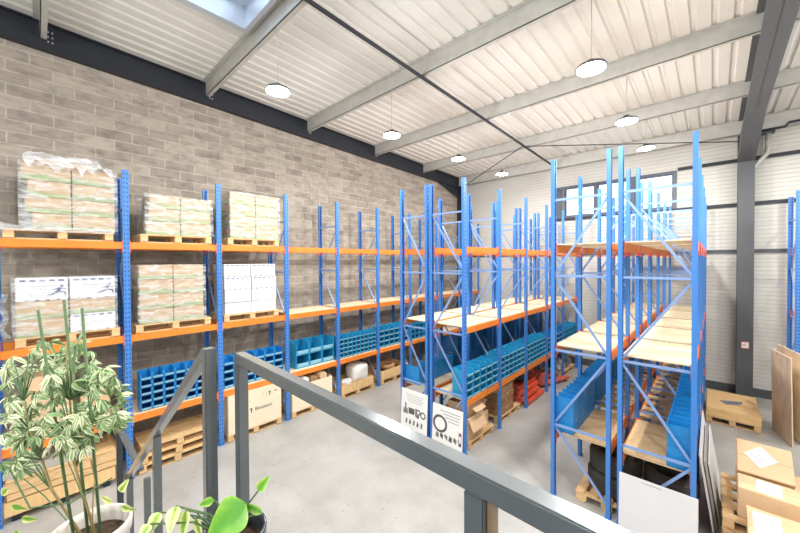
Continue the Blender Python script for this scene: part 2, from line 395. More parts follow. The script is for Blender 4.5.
struct(MB().tube([(CX1, 12.2, 6.72), (1.25, 12.2, 6.72), (1.3, 12.2, 6.8), (4.5, 12.2, 6.86)], .03, DARK).obj('trim_conduit'))
t = tag(MB().box(.53, .68, WY - .428, WY - .42, 1.29, 1.47, mat('sign_red', (206, 110, 90), .5)).obj('safety_sign'), 'small red and white sign fixed low on the grey column', 'sign')
MB().box(.545, .665, WY - .431, WY - .4285, 1.31, 1.45, PAPER).obj('sign_face', t)
MB().box(.60, .615, WY - .434, WY - .4315, 1.36, 1.43, mat('sign_red', (0, 0, 0))).box(.56, .59, WY - .434, WY - .4315, 1.36, 1.39, mat('sign_red', (0, 0, 0))).obj('sign_mark', t)

# ------------------------------------------------------------------ pendant lamps
b = MB(); b.lathe([(0, .1), (.05, .1), (.06, .06), (.17, .03), (.185, 0), (.17, -.005)], GREYST, 28); HOUS = b.mesh('lamp_housing')
b = MB(); b.lathe([(.168, 0), (.168, -.012), (0, -.012)], LAMP, 28); LENS = b.mesh('lamp_lens')
LPW, LPA = 72, 62
def pendant(x, y, z, label):
    t = thing('pendant_lamp', label, 'lamp', (x, y, z), group='warehouse pendant lamps')
    put('lamp_housing', HOUS, t, (0, 0, 0)); put('lamp_lens', LENS, t, (0, 0, -.004))
    top = zd(y) - .3 - z; MB().tube([(0, 0, .09), (.004, 0, top * .5), (0, 0, top)], .006, ZINC, 6).obj('lamp_cord', t)
    l = bpy.data.lights.new('lamp_light', 'POINT'); l.shadow_soft_size = .1; l.energy = LPW; l.color = (1, .985, .96)
    put('lamp_light', l, t, (0, 0, -.13))
    l = bpy.data.lights.new('lamp_light', 'AREA'); l.shape = 'DISK'; l.size = .34; l.energy = LPA; l.color = (1, .985, .96)
    put('lamp_light', l, t, (0, 0, -.03))
for k, (y, z) in enumerate(((2.5, 6.12), (4.95, 6.12), (7.4, 6.18), (9.85, 6.25))):
    pendant(-4.81, y, z, 'glowing round pendant lamp, %s along the row beside the block wall' % ORD[k])
for k, x in enumerate((-4.81, -1.18, 2.45)):  # out-of-view lamps added behind the camera to even out the brightness
    for y in (-2.35,): pendant(x, y, 6.1, 'added unseen pendant fill lamp over the gallery end of the hall, row %s' % ORD[k])
for k, y in enumerate((2.5, 4.95, 7.4, 9.85)): pendant(2.45, y, 6.1, 'added unseen pendant fill lamp beyond the steel portal, %s in its row' % ORD[k])  # unseen row added to brighten the hall evenly
pendant(-1.18, 2.5, 6.05, 'added unseen pendant fill lamp high over the narrow aisle before the racks')  # added fill lamp above the view, continuing the aisle row
for k, (y, z) in enumerate(((4.95, 6.05), (7.4, 6.1), (9.85, 6.2))):
    pendant(-1.18, y, z, 'glowing round pendant lamp, %s along the row above the twin racks' % ORD[k])

# ------------------------------------------------------------------ pallet racks
UH = 5.05
def post_mesh():
    b = MB(); t = .006
    # omega section, web to +X, open to -X
    pts = [(.032, -.043), (.032, .043), (-.020, .043), (-.020, .026), (-.014, .026), (-.014, .037), (.026, .037), (.026, -.037), (-.014, -.037), (-.014, -.026), (-.020, -.026), (-.020, -.043)]
    b.prism(pts, 2, 0.008, UH, PERF); return b.mesh('upright_post')
POST = post_mesh()
FOOT = MB().box(-.035, .045, -.052, .052, 0, .006, BLUE).mesh('foot_plate')
HZ = [4.45, 3.32, 2.2, 1.07]
CACHE = {}
def cached(key, fn):
    if key not in CACHE: CACHE[key] = fn()
    return CACHE[key]
def rack(label, xa, xb, ys, levels, flip, beams=True, parent_axis=0):
    """a run of upright frames standing between X=xa and X=xb at every Y in ys"""
    t = thing('pallet_rack', label, 'rack', (xa, ys[0], 0)); D = xb - xa
    hz = cached(('h', round(D, 3)), lambda: MB().box(.03, D - .03, -.012, .012, -.016, .016, BRACE).mesh('horizontal_brace'))
    for y in ys:
        y -= ys[0]
        for x, rz in ((.033, PI), (D - .033, 0)):
            p = put('upright_post', POST, t, (x, y, 0), rz); put('foot_plate', FOOT, p)
        for z in HZ: put('horizontal_brace', hz, t, (0, y, z))
        zs = [HZ[0], HZ[1], HZ[2], HZ[3], .12]
        for k in range(4):
            s = (k % 2 == 0) ^ flip
            a, c = (.045, D - .045) if s else (D - .045, .045)
            dm = cached(('d', round(D, 3), k, s), lambda: MB().bar((a, .016, zs[k] - .03), (c, .016, zs[k + 1] + .03), .03, .02, BRACE, (0, 1, 0)).mesh('diagonal_brace'))
            put('diagonal_brace', dm, t, (0, y, 0))
    for j in range(len(ys) - 1):
        L = ys[j + 1] - ys[j]
        bm_ = cached(('b', round(L, 3)), lambda: MB().box(-.022, .022, .048, L - .048, -.055, .055, ORANGE).mesh('load_beam', .004))
        cn = cached('c', lambda: MB().box(-.028, .03, -.003, .003, -.11, .085, REDC).box(.024, .03, -.042, .003, -.11, .085, REDC).mesh('end_connector'))
        for z in levels:
            for x, rz in ((.04, PI), (D - .04, 0)):
                o = put('load_beam', bm_, t, (x, ys[j] - ys[0] + (L if rz else 0), z - .055), rz)
                c1_ = put('end_connector', cn, o, (.006, .05, 0)); c2_ = put('end_connector', cn, o, (.006, L - .05, 0)); c2_.scale = (1, -1, 1)
    return t
LP, L0 = 1.398, .982
LY = [L0 + LP * i for i in range(-1, 9)]
ZL = (3.885, 2.365, 1.03)
rack('long blue rack with orange beams against the grey block wall', -7.76, -6.95, LY, ZL, True)
MP, M0 = 1.37, 5.25
MY = [M0 + MP * i for i in range(6)]
ZM = (3.81, 2.325, .975)
rack('blue rack of the middle pair, on the side facing the block wall', -4.84, -4.12, MY, ZM, False)
rack('blue rack of the middle pair, on the side facing the narrow aisle', -4.06, -3.27, MY, ZM, False)
RP, R0 = 1.39, 5.30
RY = [R0 + RP * i for i in range(6)]
ZR = (3.78, 2.255, .935)
rack('blue rack beside the narrow aisle with two tyres under its lowest shelf', -1.79, -1.01, RY, ZR, True)
rack('blue rack behind the blank white panel, next to the carton pile', -.93, -.13, RY, ZR, False)
# the rack by the corner, its run going along the back wall (turned a quarter)
t = rack('blue rack standing by the back wall next to the leaning plywood sheets', 0, 1.1, [0, 1.4], (3.8, 2.3, .97), True)
t.location = (1.36, 12.36, 0); t.rotation_euler = (0, 0, -PI / 2)

# ------------------------------------------------------------------ shelf panels
def panel(x0, x1, y0, y1, z, label, m=CHIP, th=.018, group=None):
    return tag(MB().box(-(x1 - x0) / 2, (x1 - x0) / 2, -(y1 - y0) / 2, (y1 - y0) / 2, .0005, th, m).obj('shelf_panel', None, 0, ((x0 + x1) / 2, (y0 + y1) / 2, z)), label, 'shelf panel', group)
g = .006
for j in range(5):
    for nm, xs, Y, zt, levels in (('wall-facing middle rack', (-4.80, -4.16), MY, ZM, (1, 2)), ('aisle-facing middle rack', (-4.02, -3.31), MY, ZM, (1, 2)),
                                  ('tyre rack', (-1.75, -1.05), RY, ZR, (0, 1, 2)), ('white-panel rack', (-.89, -.17), RY, ZR, (0, 1, 2))):
        for l in levels:
            if nm in ('tyre rack', 'white-panel rack') and l == 2 and j > 0: continue
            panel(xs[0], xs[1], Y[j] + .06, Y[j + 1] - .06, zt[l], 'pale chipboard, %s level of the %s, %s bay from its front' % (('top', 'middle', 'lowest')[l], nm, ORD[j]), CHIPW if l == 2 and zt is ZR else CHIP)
for nm, xs in (('tyre rack', (-1.75, -1.05)), ('white-panel rack', (-.89, -.17))):
    for j in range(1, 5):
        for k, f in enumerate((.04, .30, .56, .82)):
            y = RY[j] + .06 + f * (RP - .1)
            panel(xs[0], xs[1], y, y + .17, ZR[2], '%s loose shelf plank across the lowest level of the %s, %s bay' % (ORD[k], nm, ORD[j]), CHIPD, .022)
for j in range(9):
    panel(-7.72, -6.99, LY[j] + .06, LY[j + 1] - .06, ZL[2], 'pale chipboard on the lowest level of the wall rack, %s bay' % ORD[j])
    if j >= 3: panel(-7.72, -6.99, LY[j] + .06, LY[j + 1] - .06, ZL[1], 'empty chipboard on the middle level of the wall rack, %s bay' % ORD[j])

# ------------------------------------------------------------------ picking bins
def bin_meshes(w, d, h, m):
    """open-fronted stacking bin: front to +X, base centre at the origin"""
    def body():
        b = MB(); t = .007; hw = w / 2
        side = [(-d / 2, 0), (d / 2 - .02, 0), (d / 2, h * .36), (d / 2 - .02, h * .39), (d / 2 - d * .06, h * .94), (d / 2 - d * .09, h * .985), (-d / 2, h * .97)]
        b.prism(side, 1, -hw, -hw + t, m); b.prism(side, 1, hw - t, hw, m)
        for sg in (-1, 1): b.box(d / 2 - .03, d / 2 - .008, min(sg * hw, sg * (hw - .014)), max(sg * hw, sg * (hw - .014)), h * .3, h * .96, m)
        b.box(-d / 2, d / 2 - .02, -hw + t, hw - t, 0, t, m)
        b.box(-d / 2, -d / 2 + t, -hw + t, hw - t, t, h * .97, m)
        b.prism([(d / 2 - .025, t), (d / 2 - .02, 0), (d / 2, h * .36), (d / 2 - .006, h * .38)], 1, -hw + t, hw - t, m)
        b.box(-d / 2 - .006, -d / 2, -hw * .8, hw * .8, h * .80, h * .9, m).box(-d / 2 - .005, -d / 2, -.006, .006, .01, h * .8, m)
        return b.mesh('picking_bin')
    def strip():
        b = MB(); b.prism([(d / 2 - .015, h * .12), (d / 2 - .006, h * .12), (d / 2 + .006, h * .37), (d / 2 - .001, h * .39)], 1, -w * .40, w * .40, LIP)
        return b.mesh('lip_strip')
    return cached(('bin', w, d, h, m.name), body), cached(('strip', w, d, h), strip)
FARB = []
def bins(y0, y1, xf, z0, cols, rows, h, d, m, where, group, face=1, lab=True, size='small', adj='blue', far=False, name='picking_bin'):
    w = (y1 - y0) / cols; me, st = bin_meshes(round(w - .004, 4), d, h, m)
    for r in range(rows):
        for c in range(cols):
            if far: FARB.append((me, xf - face * d / 2, y0 + w * (c + .5), z0 + .001 + r * h, 0 if face > 0 else PI)); continue
            o = put(name, me, None, (xf - face * d / 2 - face * R.uniform(0, .008), y0 + w * (c + .5), z0 + .001 + r * h), 0 if face > 0 else PI)
            tag(o, '%s %s bin, %s along %s tier, %s' % (size, adj, ORD[c], ORD[r], where), 'storage bin', group)
            if lab: put('lip_strip', st, o)
zb = ZL[2] + .018
bins(LY[1] + .155, LY[2] - .07, -6.99, zb, 7, 5, .128, .30, BIND, "wall rack's second bay", 'small bins on the wall rack, second bay')
bins(LY[2] + .07, LY[3] - .07, -7.02, zb, 6, 4, .15, .30, BIND, "wall rack's third bay", 'small bins on the wall rack, third bay')
bins(LY[3] + .27, LY[4] - .06, -7.06, zb, 3, 2, .30, .45, BIN, "wall rack's fourth bay", 'large bins on the wall rack', size='large')
bins(LY[4] + .06, LY[5] - .06, -6.99, zb, 9, 5, .115, .26, BIN, "wall rack's fifth bay", 'small bins on the wall rack, fifth bay')
bins(LY[5] + .06, LY[6] - .06, -6.99, zb, 6, 4, .15, .30, BIN, "wall rack's sixth bay", 'small bins on the wall rack, sixth bay')
bins(LY[6] + .06, LY[7] - .06, -6.99, zb, 6, 4, .15, .30, BIN, "wall rack's seventh bay", 'small bins on the wall rack, seventh bay', lab=False, far=True)
zb = ZM[2] + .018
for j in range(5):
    n, rws, hh = ((5, 4, .135), (6, 5, .115), (6, 5, .115), (5, 4, .13), (5, 4, .13))[j]
    bins(MY[j] + .06, MY[j + 1] - .06, -3.28, zb, n, rws, hh, .32, BIND if j == 3 else BIN, "aisle-side middle rack, bay %s" % ORD[j], 'bins of the middle rack facing the narrow aisle, %s bay' % ORD[j], far=j == 4)
bins(MY[0] + .06, MY[1] - .06, -4.82, zb, 3, 1, .38, .40, BIND, "wall-side middle rack, bay first", 'large bins on the wall-facing middle rack', -1, False, 'large', name='storage_tub')
for j in range(1, 5):
    bins(MY[j] + .06, MY[j + 1] - .06, -4.80, zb, 3, 2, .38, .42, BIND2, "wall-side middle rack, bay %s" % ORD[j], 'large bins on the wall-facing middle rack', -1, False, 'large', 'dark blue', name='storage_tub')
zb = ZR[2] + .018
for j in range(4):
    z_ = zb if j == 0 else ZR[2] + .022
    bins(RY[j] + .06, RY[j + 1] - .06, -1.775, z_, 7, 4, .135, .27, BIND, 'tyre rack, %s bay' % ORD[j], 'bins along the tyre rack', -1, False, 'narrow', far=j > 0)
    bins(RY[j] + .06, RY[j + 1] - .06, -.14, z_, 7, 4, .135, .27, BIND, 'white-panel rack, %s bay' % ORD[j], 'bins along the white-panel rack', 1, False, 'narrow', far=j > 0)

bm = bmesh.new(); fm = []
for me, x, y, z, a in FARB:
    n0 = len(bm.faces); nv = len(bm.verts); bm.from_mesh(me); bm.verts.ensure_lookup_table(); bm.faces.ensure_lookup_table()
    bmesh.ops.transform(bm, matrix=Matrix.Translation((x, y, z)) @ Matrix.Rotation(a, 4, 'Z'), verts=bm.verts[nv:])
    mm = me.materials[0]
    if mm not in fm: fm.append(mm)
    for f in bm.faces[n0:]: f.material_index = fm.index(mm)
me = bpy.data.meshes.new('picking_bin_rows'); bm.to_mesh(me); bm.free()
for mm in fm: me.materials.append(mm)
tag(put('picking_bin_rows', me), 'remaining rows of small blue bins deep in the far bays of the racks', 'storage bins', None, 'stuff')

# ------------------------------------------------------------------ pallets
def pallet(x, y, z, label, lx=.8, ly=1.2, rz=0, m=WOODP, group=None):
    """centre of footprint; stringer fronts face +X with three blocks"""
    t = thing('wooden_pallet', label, 'pallet', (x, y, z), rz, group)
    blk = cached(('pb', lx, ly), lambda: MB().box(-.07, .07, -.05, .05, 0, .085, WOODP).mesh('block'))
    dk = cached(('pd', ly, m.name), lambda: MB().box(-.06, .06, -ly / 2, ly / 2, 0, .022, m).mesh('deck_board'))
    bs = cached(('ps', lx, ly), lambda: MB().box(-.045, .045, -ly / 2, ly / 2, 0, .02, m).mesh('bottom_board'))
    cb_ = cached(('pc', lx), lambda: MB().box(-lx / 2, lx / 2, -.05, .05, 0, .02, m).mesh('cross_board'))
    for bx in (-lx / 2 + .075, 0, lx / 2 - .075):
        put('bottom_board', bs, t, (bx, 0, 0))
        for by in (-ly / 2 + .055, 0, ly / 2 - .055): put('block', blk, t, (bx, by, .0195))
    for by in (-ly / 2 + .055, 0, ly / 2 - .055): put('cross_board', cb_, t, (0, by, .104))
    n = 5
    for k in range(n): put('deck_board', dk, t, (-lx / 2 + .06 + k * (lx - .12) / (n - 1), 0, .1235))
    return t
PH = .1455

# ------------------------------------------------------------------ cartons
def carton_mesh(w, d, h, m, key):
    def f():
        b = MB(); b.box(-d, 0, -w / 2, w / 2, 0, h, m); return b.mesh('carton', .006)
    return cached(('car', round(w, 3), round(d, 3), round(h, 3), key), f)
def carton(xf, y0, y1, z0, z1, m, label, key, d=.6, tape=True, group=None, rz=0):
    w = y1 - y0; h = z1 - z0
    o = put('carton', carton_mesh(w - .008, d, h - .004, m, key), None, (xf, (y0 + y1) / 2, z0 + .001), rz)
    tag(o, label, 'box', group)
    if tape:
        tp = cached(('tape', round(h, 3), round(d, 3)), lambda: MB().box(.0005, .002, -.024, .024, h * .62, h - .012, mat('tape', (214, 190, 150), .3)).mesh('packing_tape'))
        put('packing_tape', tp, o)
    return o
def white_print(o, w, h, runner=True, dash=True):
    b = MB(); x0, x1 = .0006, .0018
    for k in range(5 if dash else 0):
        yy = -w / 2 + w * (.14 + .18 * k); b.box(x0, x1, yy - w * .055, yy + w * .055, h * .84, h * .91, NAVY)
    for k in range(4 if dash else 0):
        yy = -w / 2 + w * (.2 + .2 * k); b.box(x0, x1, yy - .018, yy + .018, .006, .016, INK)
    if runner:      # a slim runner in full stride, trailing leg long
        def L(p, q, t): 
            p = (-w / 2 + w * p[0], h * p[1]); q = (-w / 2 + w * q[0], h * q[1]); dx, dy = q[0] - p[0], q[1] - p[1]; n = math.hypot(dx, dy); t *= 1.6; nx, ny = -dy / n * t, dx / n * t
            b.prism([(p[0] + nx, p[1] + ny), (p[0] - nx, p[1] - ny), (q[0] - nx * .5, q[1] - ny * .5), (q[0] + nx * .5, q[1] + ny * .5)], 0, x0, x1, NAVY)
        L((.84, .55), (.78, .36), .013); L((.79, .38), (.68, .27), .011); L((.69, .28), (.58, .22), .007); L((.82, .38), (.93, .34), .01); L((.93, .35), (.95, .18), .007)
        L((.84, .52), (.70, .46), .006); L((.86, .52), (.96, .48), .006)
        b.prism([(-w / 2 + w * .87 + .02 * math.cos(a), h * .63 + .02 * math.sin(a)) for a in [k * PI / 4 for k in range(8)]], 0, x0, x1, NAVY)
        b.box(x0, x1, -w * .22, w * .25, h * .62, h * .635, INKL).box(x0, x1, -w * .15, w * .1, h * .5, h * .515, INKL)
    else:
        b.prism([(-w * .2 + .05 * math.cos(a), h * .5 + .05 * math.sin(a)) for a in [PI * .3 + k * PI * 1.4 / 10 for k in range(11)]] + [(-w * .2 + .042 * math.cos(a), h * .5 + .042 * math.sin(a)) for a in [PI * .3 + k * PI * 1.4 / 10 for k in range(10, -1, -1)]], 0, x0, x1, mat('pale_red_ink', (226, 200, 200), .6))
        b.box(x0, x1, -w * .05, w * .25, h * .46, h * .5, mat('pale_red_ink', (0, 0, 0)))
    pm = b.obj('printed_mark', o)
XF = -6.975
def stack(where, ypal, zlev, cols, rows, kind, pl=True, jit=.02, group=None, off=None):
    if pl: pallet(XF - .385, sum(ypal) / 2, zlev + .001, 'wooden pallet, %s' % where, .76, ypal[1] - ypal[0])
    for c in range(len(cols) - 1):
        for r in range(len(rows) - 1):
            k = kind(c, r); sh = R.uniform(-jit, jit) * .5; of = off[r] if off else 0
            o = carton(XF - .02 - abs(sh), cols[c] + .003 + sh * .3 + (of if c == 0 else 0), cols[c + 1] - .003 + sh * .3, rows[r], rows[r + 1], WHITE if k[0] == 'w' else PRINT,
                       '%s carton, %s column, %s up, %s' % ('white' if k[0] == 'w' else 'brown-green', ORD[c], ORD[r], where), k[0], tape=k[0] != 'w', group=group)
            if k[0] == 'w': white_print(o, cols[c + 1] - cols[c], rows[r + 1] - rows[r], k == 'wr', r > 1)
def wrap(y0, y1, z0, z1, label, d=.665, m=FILM):
    b = MB(); i = b.mi(m); rr = random.Random(int(y0 * 100)); hw = (y1 - y0) / 2; nz = 10
    loop = [(0.012, -hw - .01), (.012, -hw * .5), (.012, 0), (.012, hw * .5), (.012, hw + .01), (-d / 2, hw + .015), (-d, hw + .01), (-d, 0), (-d, -hw - .01), (-d / 2, -hw - .015)]
    rings = [[b.bm.verts.new((x + rr.uniform(0, .012), y + rr.uniform(-.006, .006) * (1 if abs(y) > .02 else 0), (z1 - z0) * k / nz)) for x, y in loop] for k in range(nz + 1)]
    for A, B in zip(rings, rings[1:]):
        for j in range(len(loop)):
            f = b.bm.faces.new((A[j], A[(j + 1) % len(loop)], B[(j + 1) % len(loop)], B[j])); f.material_index = i
    return tag(b.obj('stretch_film', None, 0, (XF, (y0 + y1) / 2, z0)), label, 'plastic wrap')
zt = ZL[0] + PH + .002
stack('top level of wall rack, first bay', (-.32, .83), ZL[0], (-.15, .36, .86), [zt + .232 * k for k in range(5)], lambda c, r: 'p', off=(.10, .03, .06, 0))
wrap(-.16, .87, ZL[0] + PH + .003, zt + .945, 'clear stretch film around the tallest wrapped load, first bay top level')
o = carton(XF - .08, .02, .58, zt + .93, zt + 1.02, CARD, 'flat carton on top of the tallest wrapped load', 'f', .45)
b = MB(); i = b.mi(FILM2); nx, ny = 8, 16; V = []
for a in range(nx + 1):
    for c in range(ny + 1):
        u, v = a / nx, c / ny; yy = -.12 + .94 * v; hmp = .115 if -.08 < yy < .68 and .05 < u < .95 else .03
        V.append(b.bm.verts.new((XF + (.06, .038)[a] if a < 2 else XF - .01 - .6 * u, yy, zt + .94 + hmp + R.uniform(0, .06) - (R.uniform(.05, .22) if a == 0 else 0))))
for a in range(nx):
    for c in range(ny):
        f = b.bm.faces.new((V[a * (ny + 1) + c], V[a * (ny + 1) + c + 1], V[(a + 1) * (ny + 1) + c + 1], V[(a + 1) * (ny + 1) + c])); f.material_index = i
tag(b.obj('crumpled_film'), 'crumpled clear film lying over the top of the tallest load', 'plastic wrap')
b = MB(); i = b.mi(FILM2); V = []
for k in range(13):
    for v in range(4):
        V.append(b.bm.verts.new((XF + .012 + R.uniform(0, .02), -.36 + 1.2 * k / 12, ZL[0] + .115 + v * .022 + (.04 * max(0, 1 - k / 2)) * v / 3)))
for k in range(12):
    for v in range(3):
        f = b.bm.faces.new((V[k * 4 + v], V[(k + 1) * 4 + v], V[(k + 1) * 4 + v + 1], V[k * 4 + v + 1])); f.material_index = i
tag(b.obj('film_skirt'), 'gathered film skirt round the foot of the tallest wrapped load', 'plastic wrap')
stack('top level of wall rack, second bay', (1.17, 2.26), ZL[0], (1.25, 1.755, 2.26), [zt + .228 * k for k in range(4)], lambda c, r: 'p', off=(0, .04, .05))
wrap(1.24, 2.27, ZL[0] + PH + .003, zt + .69, 'clear stretch film around the three-tier load, second bay top level')
stack('top level of wall rack, third bay', (2.55, 3.62), ZL[0], (2.60, 3.11, 3.61), [zt + .23 * k for k in range(5)], lambda c, r: 'p')
wrap(2.59, 3.62, ZL[0] + PH + .003, zt + .925, 'clear stretch film around the four-tier load, third bay top level')
zt = ZL[1] + PH + .002
pallet(XF - .385, .33, ZL[1] + .001, 'wooden pallet under the runner-printed white cartons', .76, 1.12)
W1 = 'on the first bay middle pallet'
for c, (ya, yb, rows) in enumerate(((-.22, .305, ((zt, zt + .25, 'p'), (zt + .25, zt + .5, 'p'), (zt + .5, zt + .83, 'wr'))), (.315, .84, ((zt, zt + .275, 'w'), (zt + .275, zt + .5, 'p'), (zt + .5, zt + .83, 'wr'))))):
    for r, (za, zb2, k) in enumerate(rows):
        o = carton(XF - .02, ya, yb, za, zb2, WHITE if k[0] == 'w' else PRINT, '%s, %s column, %s up, %s' % ({'wr': 'white carton with blue runner', 'w': 'plain white carton', 'p': 'brown and green carton'}[k], ORD[c], ORD[r], W1), k[0] + 'z', tape=k == 'p')
        if k[0] == 'w': white_print(o, yb - ya, zb2 - za, k == 'wr')
wrap(-.24, .85, ZL[1] + PH + .003, zt + .84, 'clear stretch film around the runner-printed white cartons')
b = MB(); i = b.mi(FILM2); prev = None
for k in range(12):
    z = zt + .62 - k * .055; rr = [b.bm.verts.new((XF - .09 + R.uniform(-.03, .03), -.27 - .06 * math.sin(k * .55) ** 2 - v * .02 + R.uniform(-.015, .015), z)) for v in range(4)]
    if prev:
        for v in range(3): b.bm.faces.new((prev[v], prev[v + 1], rr[v + 1], rr[v])).material_index = i
    prev = rr
tag(b.obj('loose_film_tail'), 'loose tail of film hanging beside the runner-printed cartons', 'plastic wrap')
stack('middle level of wall rack, second bay', (1.09, 2.23), ZL[1], (1.14, 1.63, 2.12), [zt + .25 * k for k in range(5)], lambda c, r: 'p')
wrap(1.13, 2.13, ZL[1] + PH + .003, zt + 1.005, 'clear stretch film around the four-tier load, second bay middle level')
stack('middle level of wall rack, third bay', (2.46, 3.59), ZL[1], (2.48, 3.01, 3.55), [zt, zt + .235, zt + .485, zt + .745, zt + 1.0], lambda c, r: 'w', jit=.06)

# ------------------------------------------------------------------ things under and on the wall rack
zb = ZL[2] + .018
carton(-7.12, -.18, .36, zb, zb + .86, CARD, 'tall plain cardboard box behind the plant, lowest shelf of wall rack', 'plain', .55)
carton(-7.2, .42, .78, zb, zb + .42, CARD, 'small cardboard box beside the tall plain one on the lowest shelf', 'plain2', .4)
t = None
for k, (za, zc, m, ya, yb, nm) in enumerate(((.10, .30, PLY, -.36, .80, 'thick honey coloured plywood slab at the bottom'), (.32, .40, WOODP, -.33, .82, 'thin pale plywood slab above the thick one'), (.41, .56, WOODP, -.36, .84, 'thick pale timber slab near the top'), (.565, .60, PLY, -.34, .80, 'thin orange plywood sheet on the pale slab'), (.601, .70, mat('grey_board', (186, 180, 172), .7, var=.1, scale=5), -.34, .55, 'grey board stack on top'))):
    tag(MB().box(-7.66, -6.98 + .01 * (k % 2), ya, yb, za, zc, m).obj('timber_slab', None, .004), nm + ' of the timber pile', 'timber', 'timber pile behind the plant')
for k, y in enumerate((-.25, .22, .7)): tag(MB().box(-7.66, -7.02, y - .04, y + .04, 0.001, .099, DARK).obj('timber_bearer', None, .003), '%s dark bearer under the timber pile' % ORD[k], 'timber')
for k in range(3):
    pallet(-7.33, 1.66 + .02 * k, k * PH + .001, 'empty wooden pallet, %s of three stacked under the second bay' % ORD[k], .72, 1.12)
# nailed crates on pallets
def crate(y0, y1, z0, z1, label, lid=True, xf=-6.93, d=.74):
    t = thing('wooden_crate', label, 'crate', (xf, (y0 + y1) / 2, z0)); w = (y1 - y0) / 2; h = z1 - z0
    MB().box(-.012, 0, -w, w, 0, h, WOODC).obj('front_board', t, .002); MB().box(-d, -d + .012, -w, w, 0, h, WOODC).obj('back_board', t, .002)
    for s in (-1, 1): MB().box(-d + .012, -.012, min(s * w, s * (w - .012)), max(s * w, s * (w - .012)), 0, h, WOODC).obj('side_board', t, .002)
    if lid: MB().box(-d, .004, -w, w, h, h + .012, WOODC).obj('lid', t, .002)
    else: MB().box(-d + .012, -.012, -w + .012, w - .012, 0, .012, WOODC).obj('base_board', t)
    return t
WOODC = mat('crate_wood', (244, 226, 198), .65, var=.05, scale=5, stretch=(1, 2, 6))
pallet(-7.31, 3.05, .001, 'wooden pallet under the marked plywood crate', .76, 1.12)
t = crate(2.5, 3.6, PH + .002, .90, 'pale plywood crate with black handling marks on its front')
m = put('printed_text', text_mesh('Bluesens', .105, INK), t, (.0015, -.03, .33), rot=(PI / 2, 0, PI / 2))
MB().prism([(-.14, .40), (-.07, .40), (-.09, .385), (-.09, .31), (-.11, .31), (-.115, .37)], 0, .0006, .0016, INK).obj('printed_emblem', t)
b = MB()
for y in (.14, .21): b.box(.0006, .0016, y - .004, y + .004, .56, .66, INKL)
b.prism([(.28, .56), (.30, .56), (.295, .60), (.32, .645), (.26, .645), (.285, .60)], 0, .0006, .0016, INK)
b.prism([(.39, .63), (.42, .645), (.42, .638), (.46, .638), (.46, .622), (.42, .622), (.42, .615)], 0, .0006, .0016, INK); b.obj('handling_marks', t)
pallet(-7.31, 4.41, .001, 'wooden pallet under the open plywood crate', .76, 1.1)
crate(3.87, 4.95, PH + .002, .72, 'open plywood crate with rolled goods inside, under the fourth bay', False)
for k, y in enumerate((4.02, 4.25, 4.5, 4.75)):
    tag(MB().tube([(-7.55, y, .72 + .03 * (k % 2)), (-7.0, y, .72 + .03 * (k % 2))], .095, (CARD, PLAST, CARDD, CARD)[k], 14).obj('cardboard_roll'), '%s roll lying across the top of the open crate' % ORD[k], 'roll')
def tray(y0, y1, z1, label, m=CARD, xf=-6.93, d=.74, z0=PH + .002):
    t = thing('open_tray', label, 'tray', (xf, (y0 + y1) / 2, z0)); w = (y1 - y0) / 2; h = z1 - z0
    MB().box(-.012, 0, -w, w, 0, h, m).obj('front_wall', t, .002); MB().box(-d, -d + .012, -w, w, 0, h, m).obj('back_wall', t)
    for s in (-1, 1): MB().box(-d + .012, -.012, min(s * w, s * (w - .012)), max(s * w, s * (w - .012)), 0, h, m).obj('side_wall', t)
    MB().box(-d + .012, -.012, -w + .012, w - .012, 0, .012, m).obj('tray_floor', t)
    return t
def lump(name, c, r, m, label, cat, seed=0, sub=3, amp=.25, group=None, boxy=1):
    bm = bmesh.new(); bmesh.ops.create_icosphere(bm, subdivisions=sub, radius=1); rr = random.Random(seed)
    ph = [(Vector((rr.uniform(-1, 1), rr.uniform(-1, 1), rr.uniform(-1, 1))) * 5, rr.uniform(0, 6)) for _ in range(9)]
    for v in bm.verts:
        k = 1 + amp * sum(math.sin(v.co.dot(p) + q) for p, q in ph) / 5
        v.co = Vector([math.copysign(abs(t) ** boxy, t) for t in v.co])
        v.co = Vector((v.co[0] * r[0] * k, v.co[1] * r[1] * k, max(v.co[2] * k, -.8) * r[2]))
    mn = min(v.co[2] for v in bm.verts)
    for v in bm.verts: v.co[2] -= mn
    me = bpy.data.meshes.new(name); bm.to_mesh(me); bm.free(); me.materials.append(m)
    for f in me.polygons: f.use_smooth = amp < .2
    return tag(put(name, me, None, c), label, cat, group)
pallet(-7.31, 5.81, .001, 'wooden pallet under the tray holding a plastic bundle', .76, 1.12)
tray(5.26, 6.34, .36, 'pale wooden tray holding a plastic-wrapped bundle, fifth bay', PLY)
tag(MB().box(-7.62, -6.97, 5.3, 6.3, 0, .16, CARD).obj('cardboard_slab', None, .005, (0, 0, PH + .016)), 'flat cardboard slab lying in the tray beside the plastic bundle', 'box')
lump('plastic_bundle', (-7.22, 5.98, PH + .178), (.24, .25, .24), PLAST, 'cloudy white plastic-wrapped bundle standing in the wooden tray', 'bundle', 3, 4, .1, boxy=.5)
lump('plastic_bag', (-7.08, 5.50, PH + .178), (.09, .16, .07), PLAST, 'small white plastic bag lying before the wrapped bundle', 'bag', 5, 4, .2, boxy=.7)
pallet(-7.31, 7.23, .001, 'wooden pallet under the tray of brown coils', .76, 1.16)
tray(6.66, 7.80, .40, 'pale wooden tray holding brown coils, sixth bay', PLY)
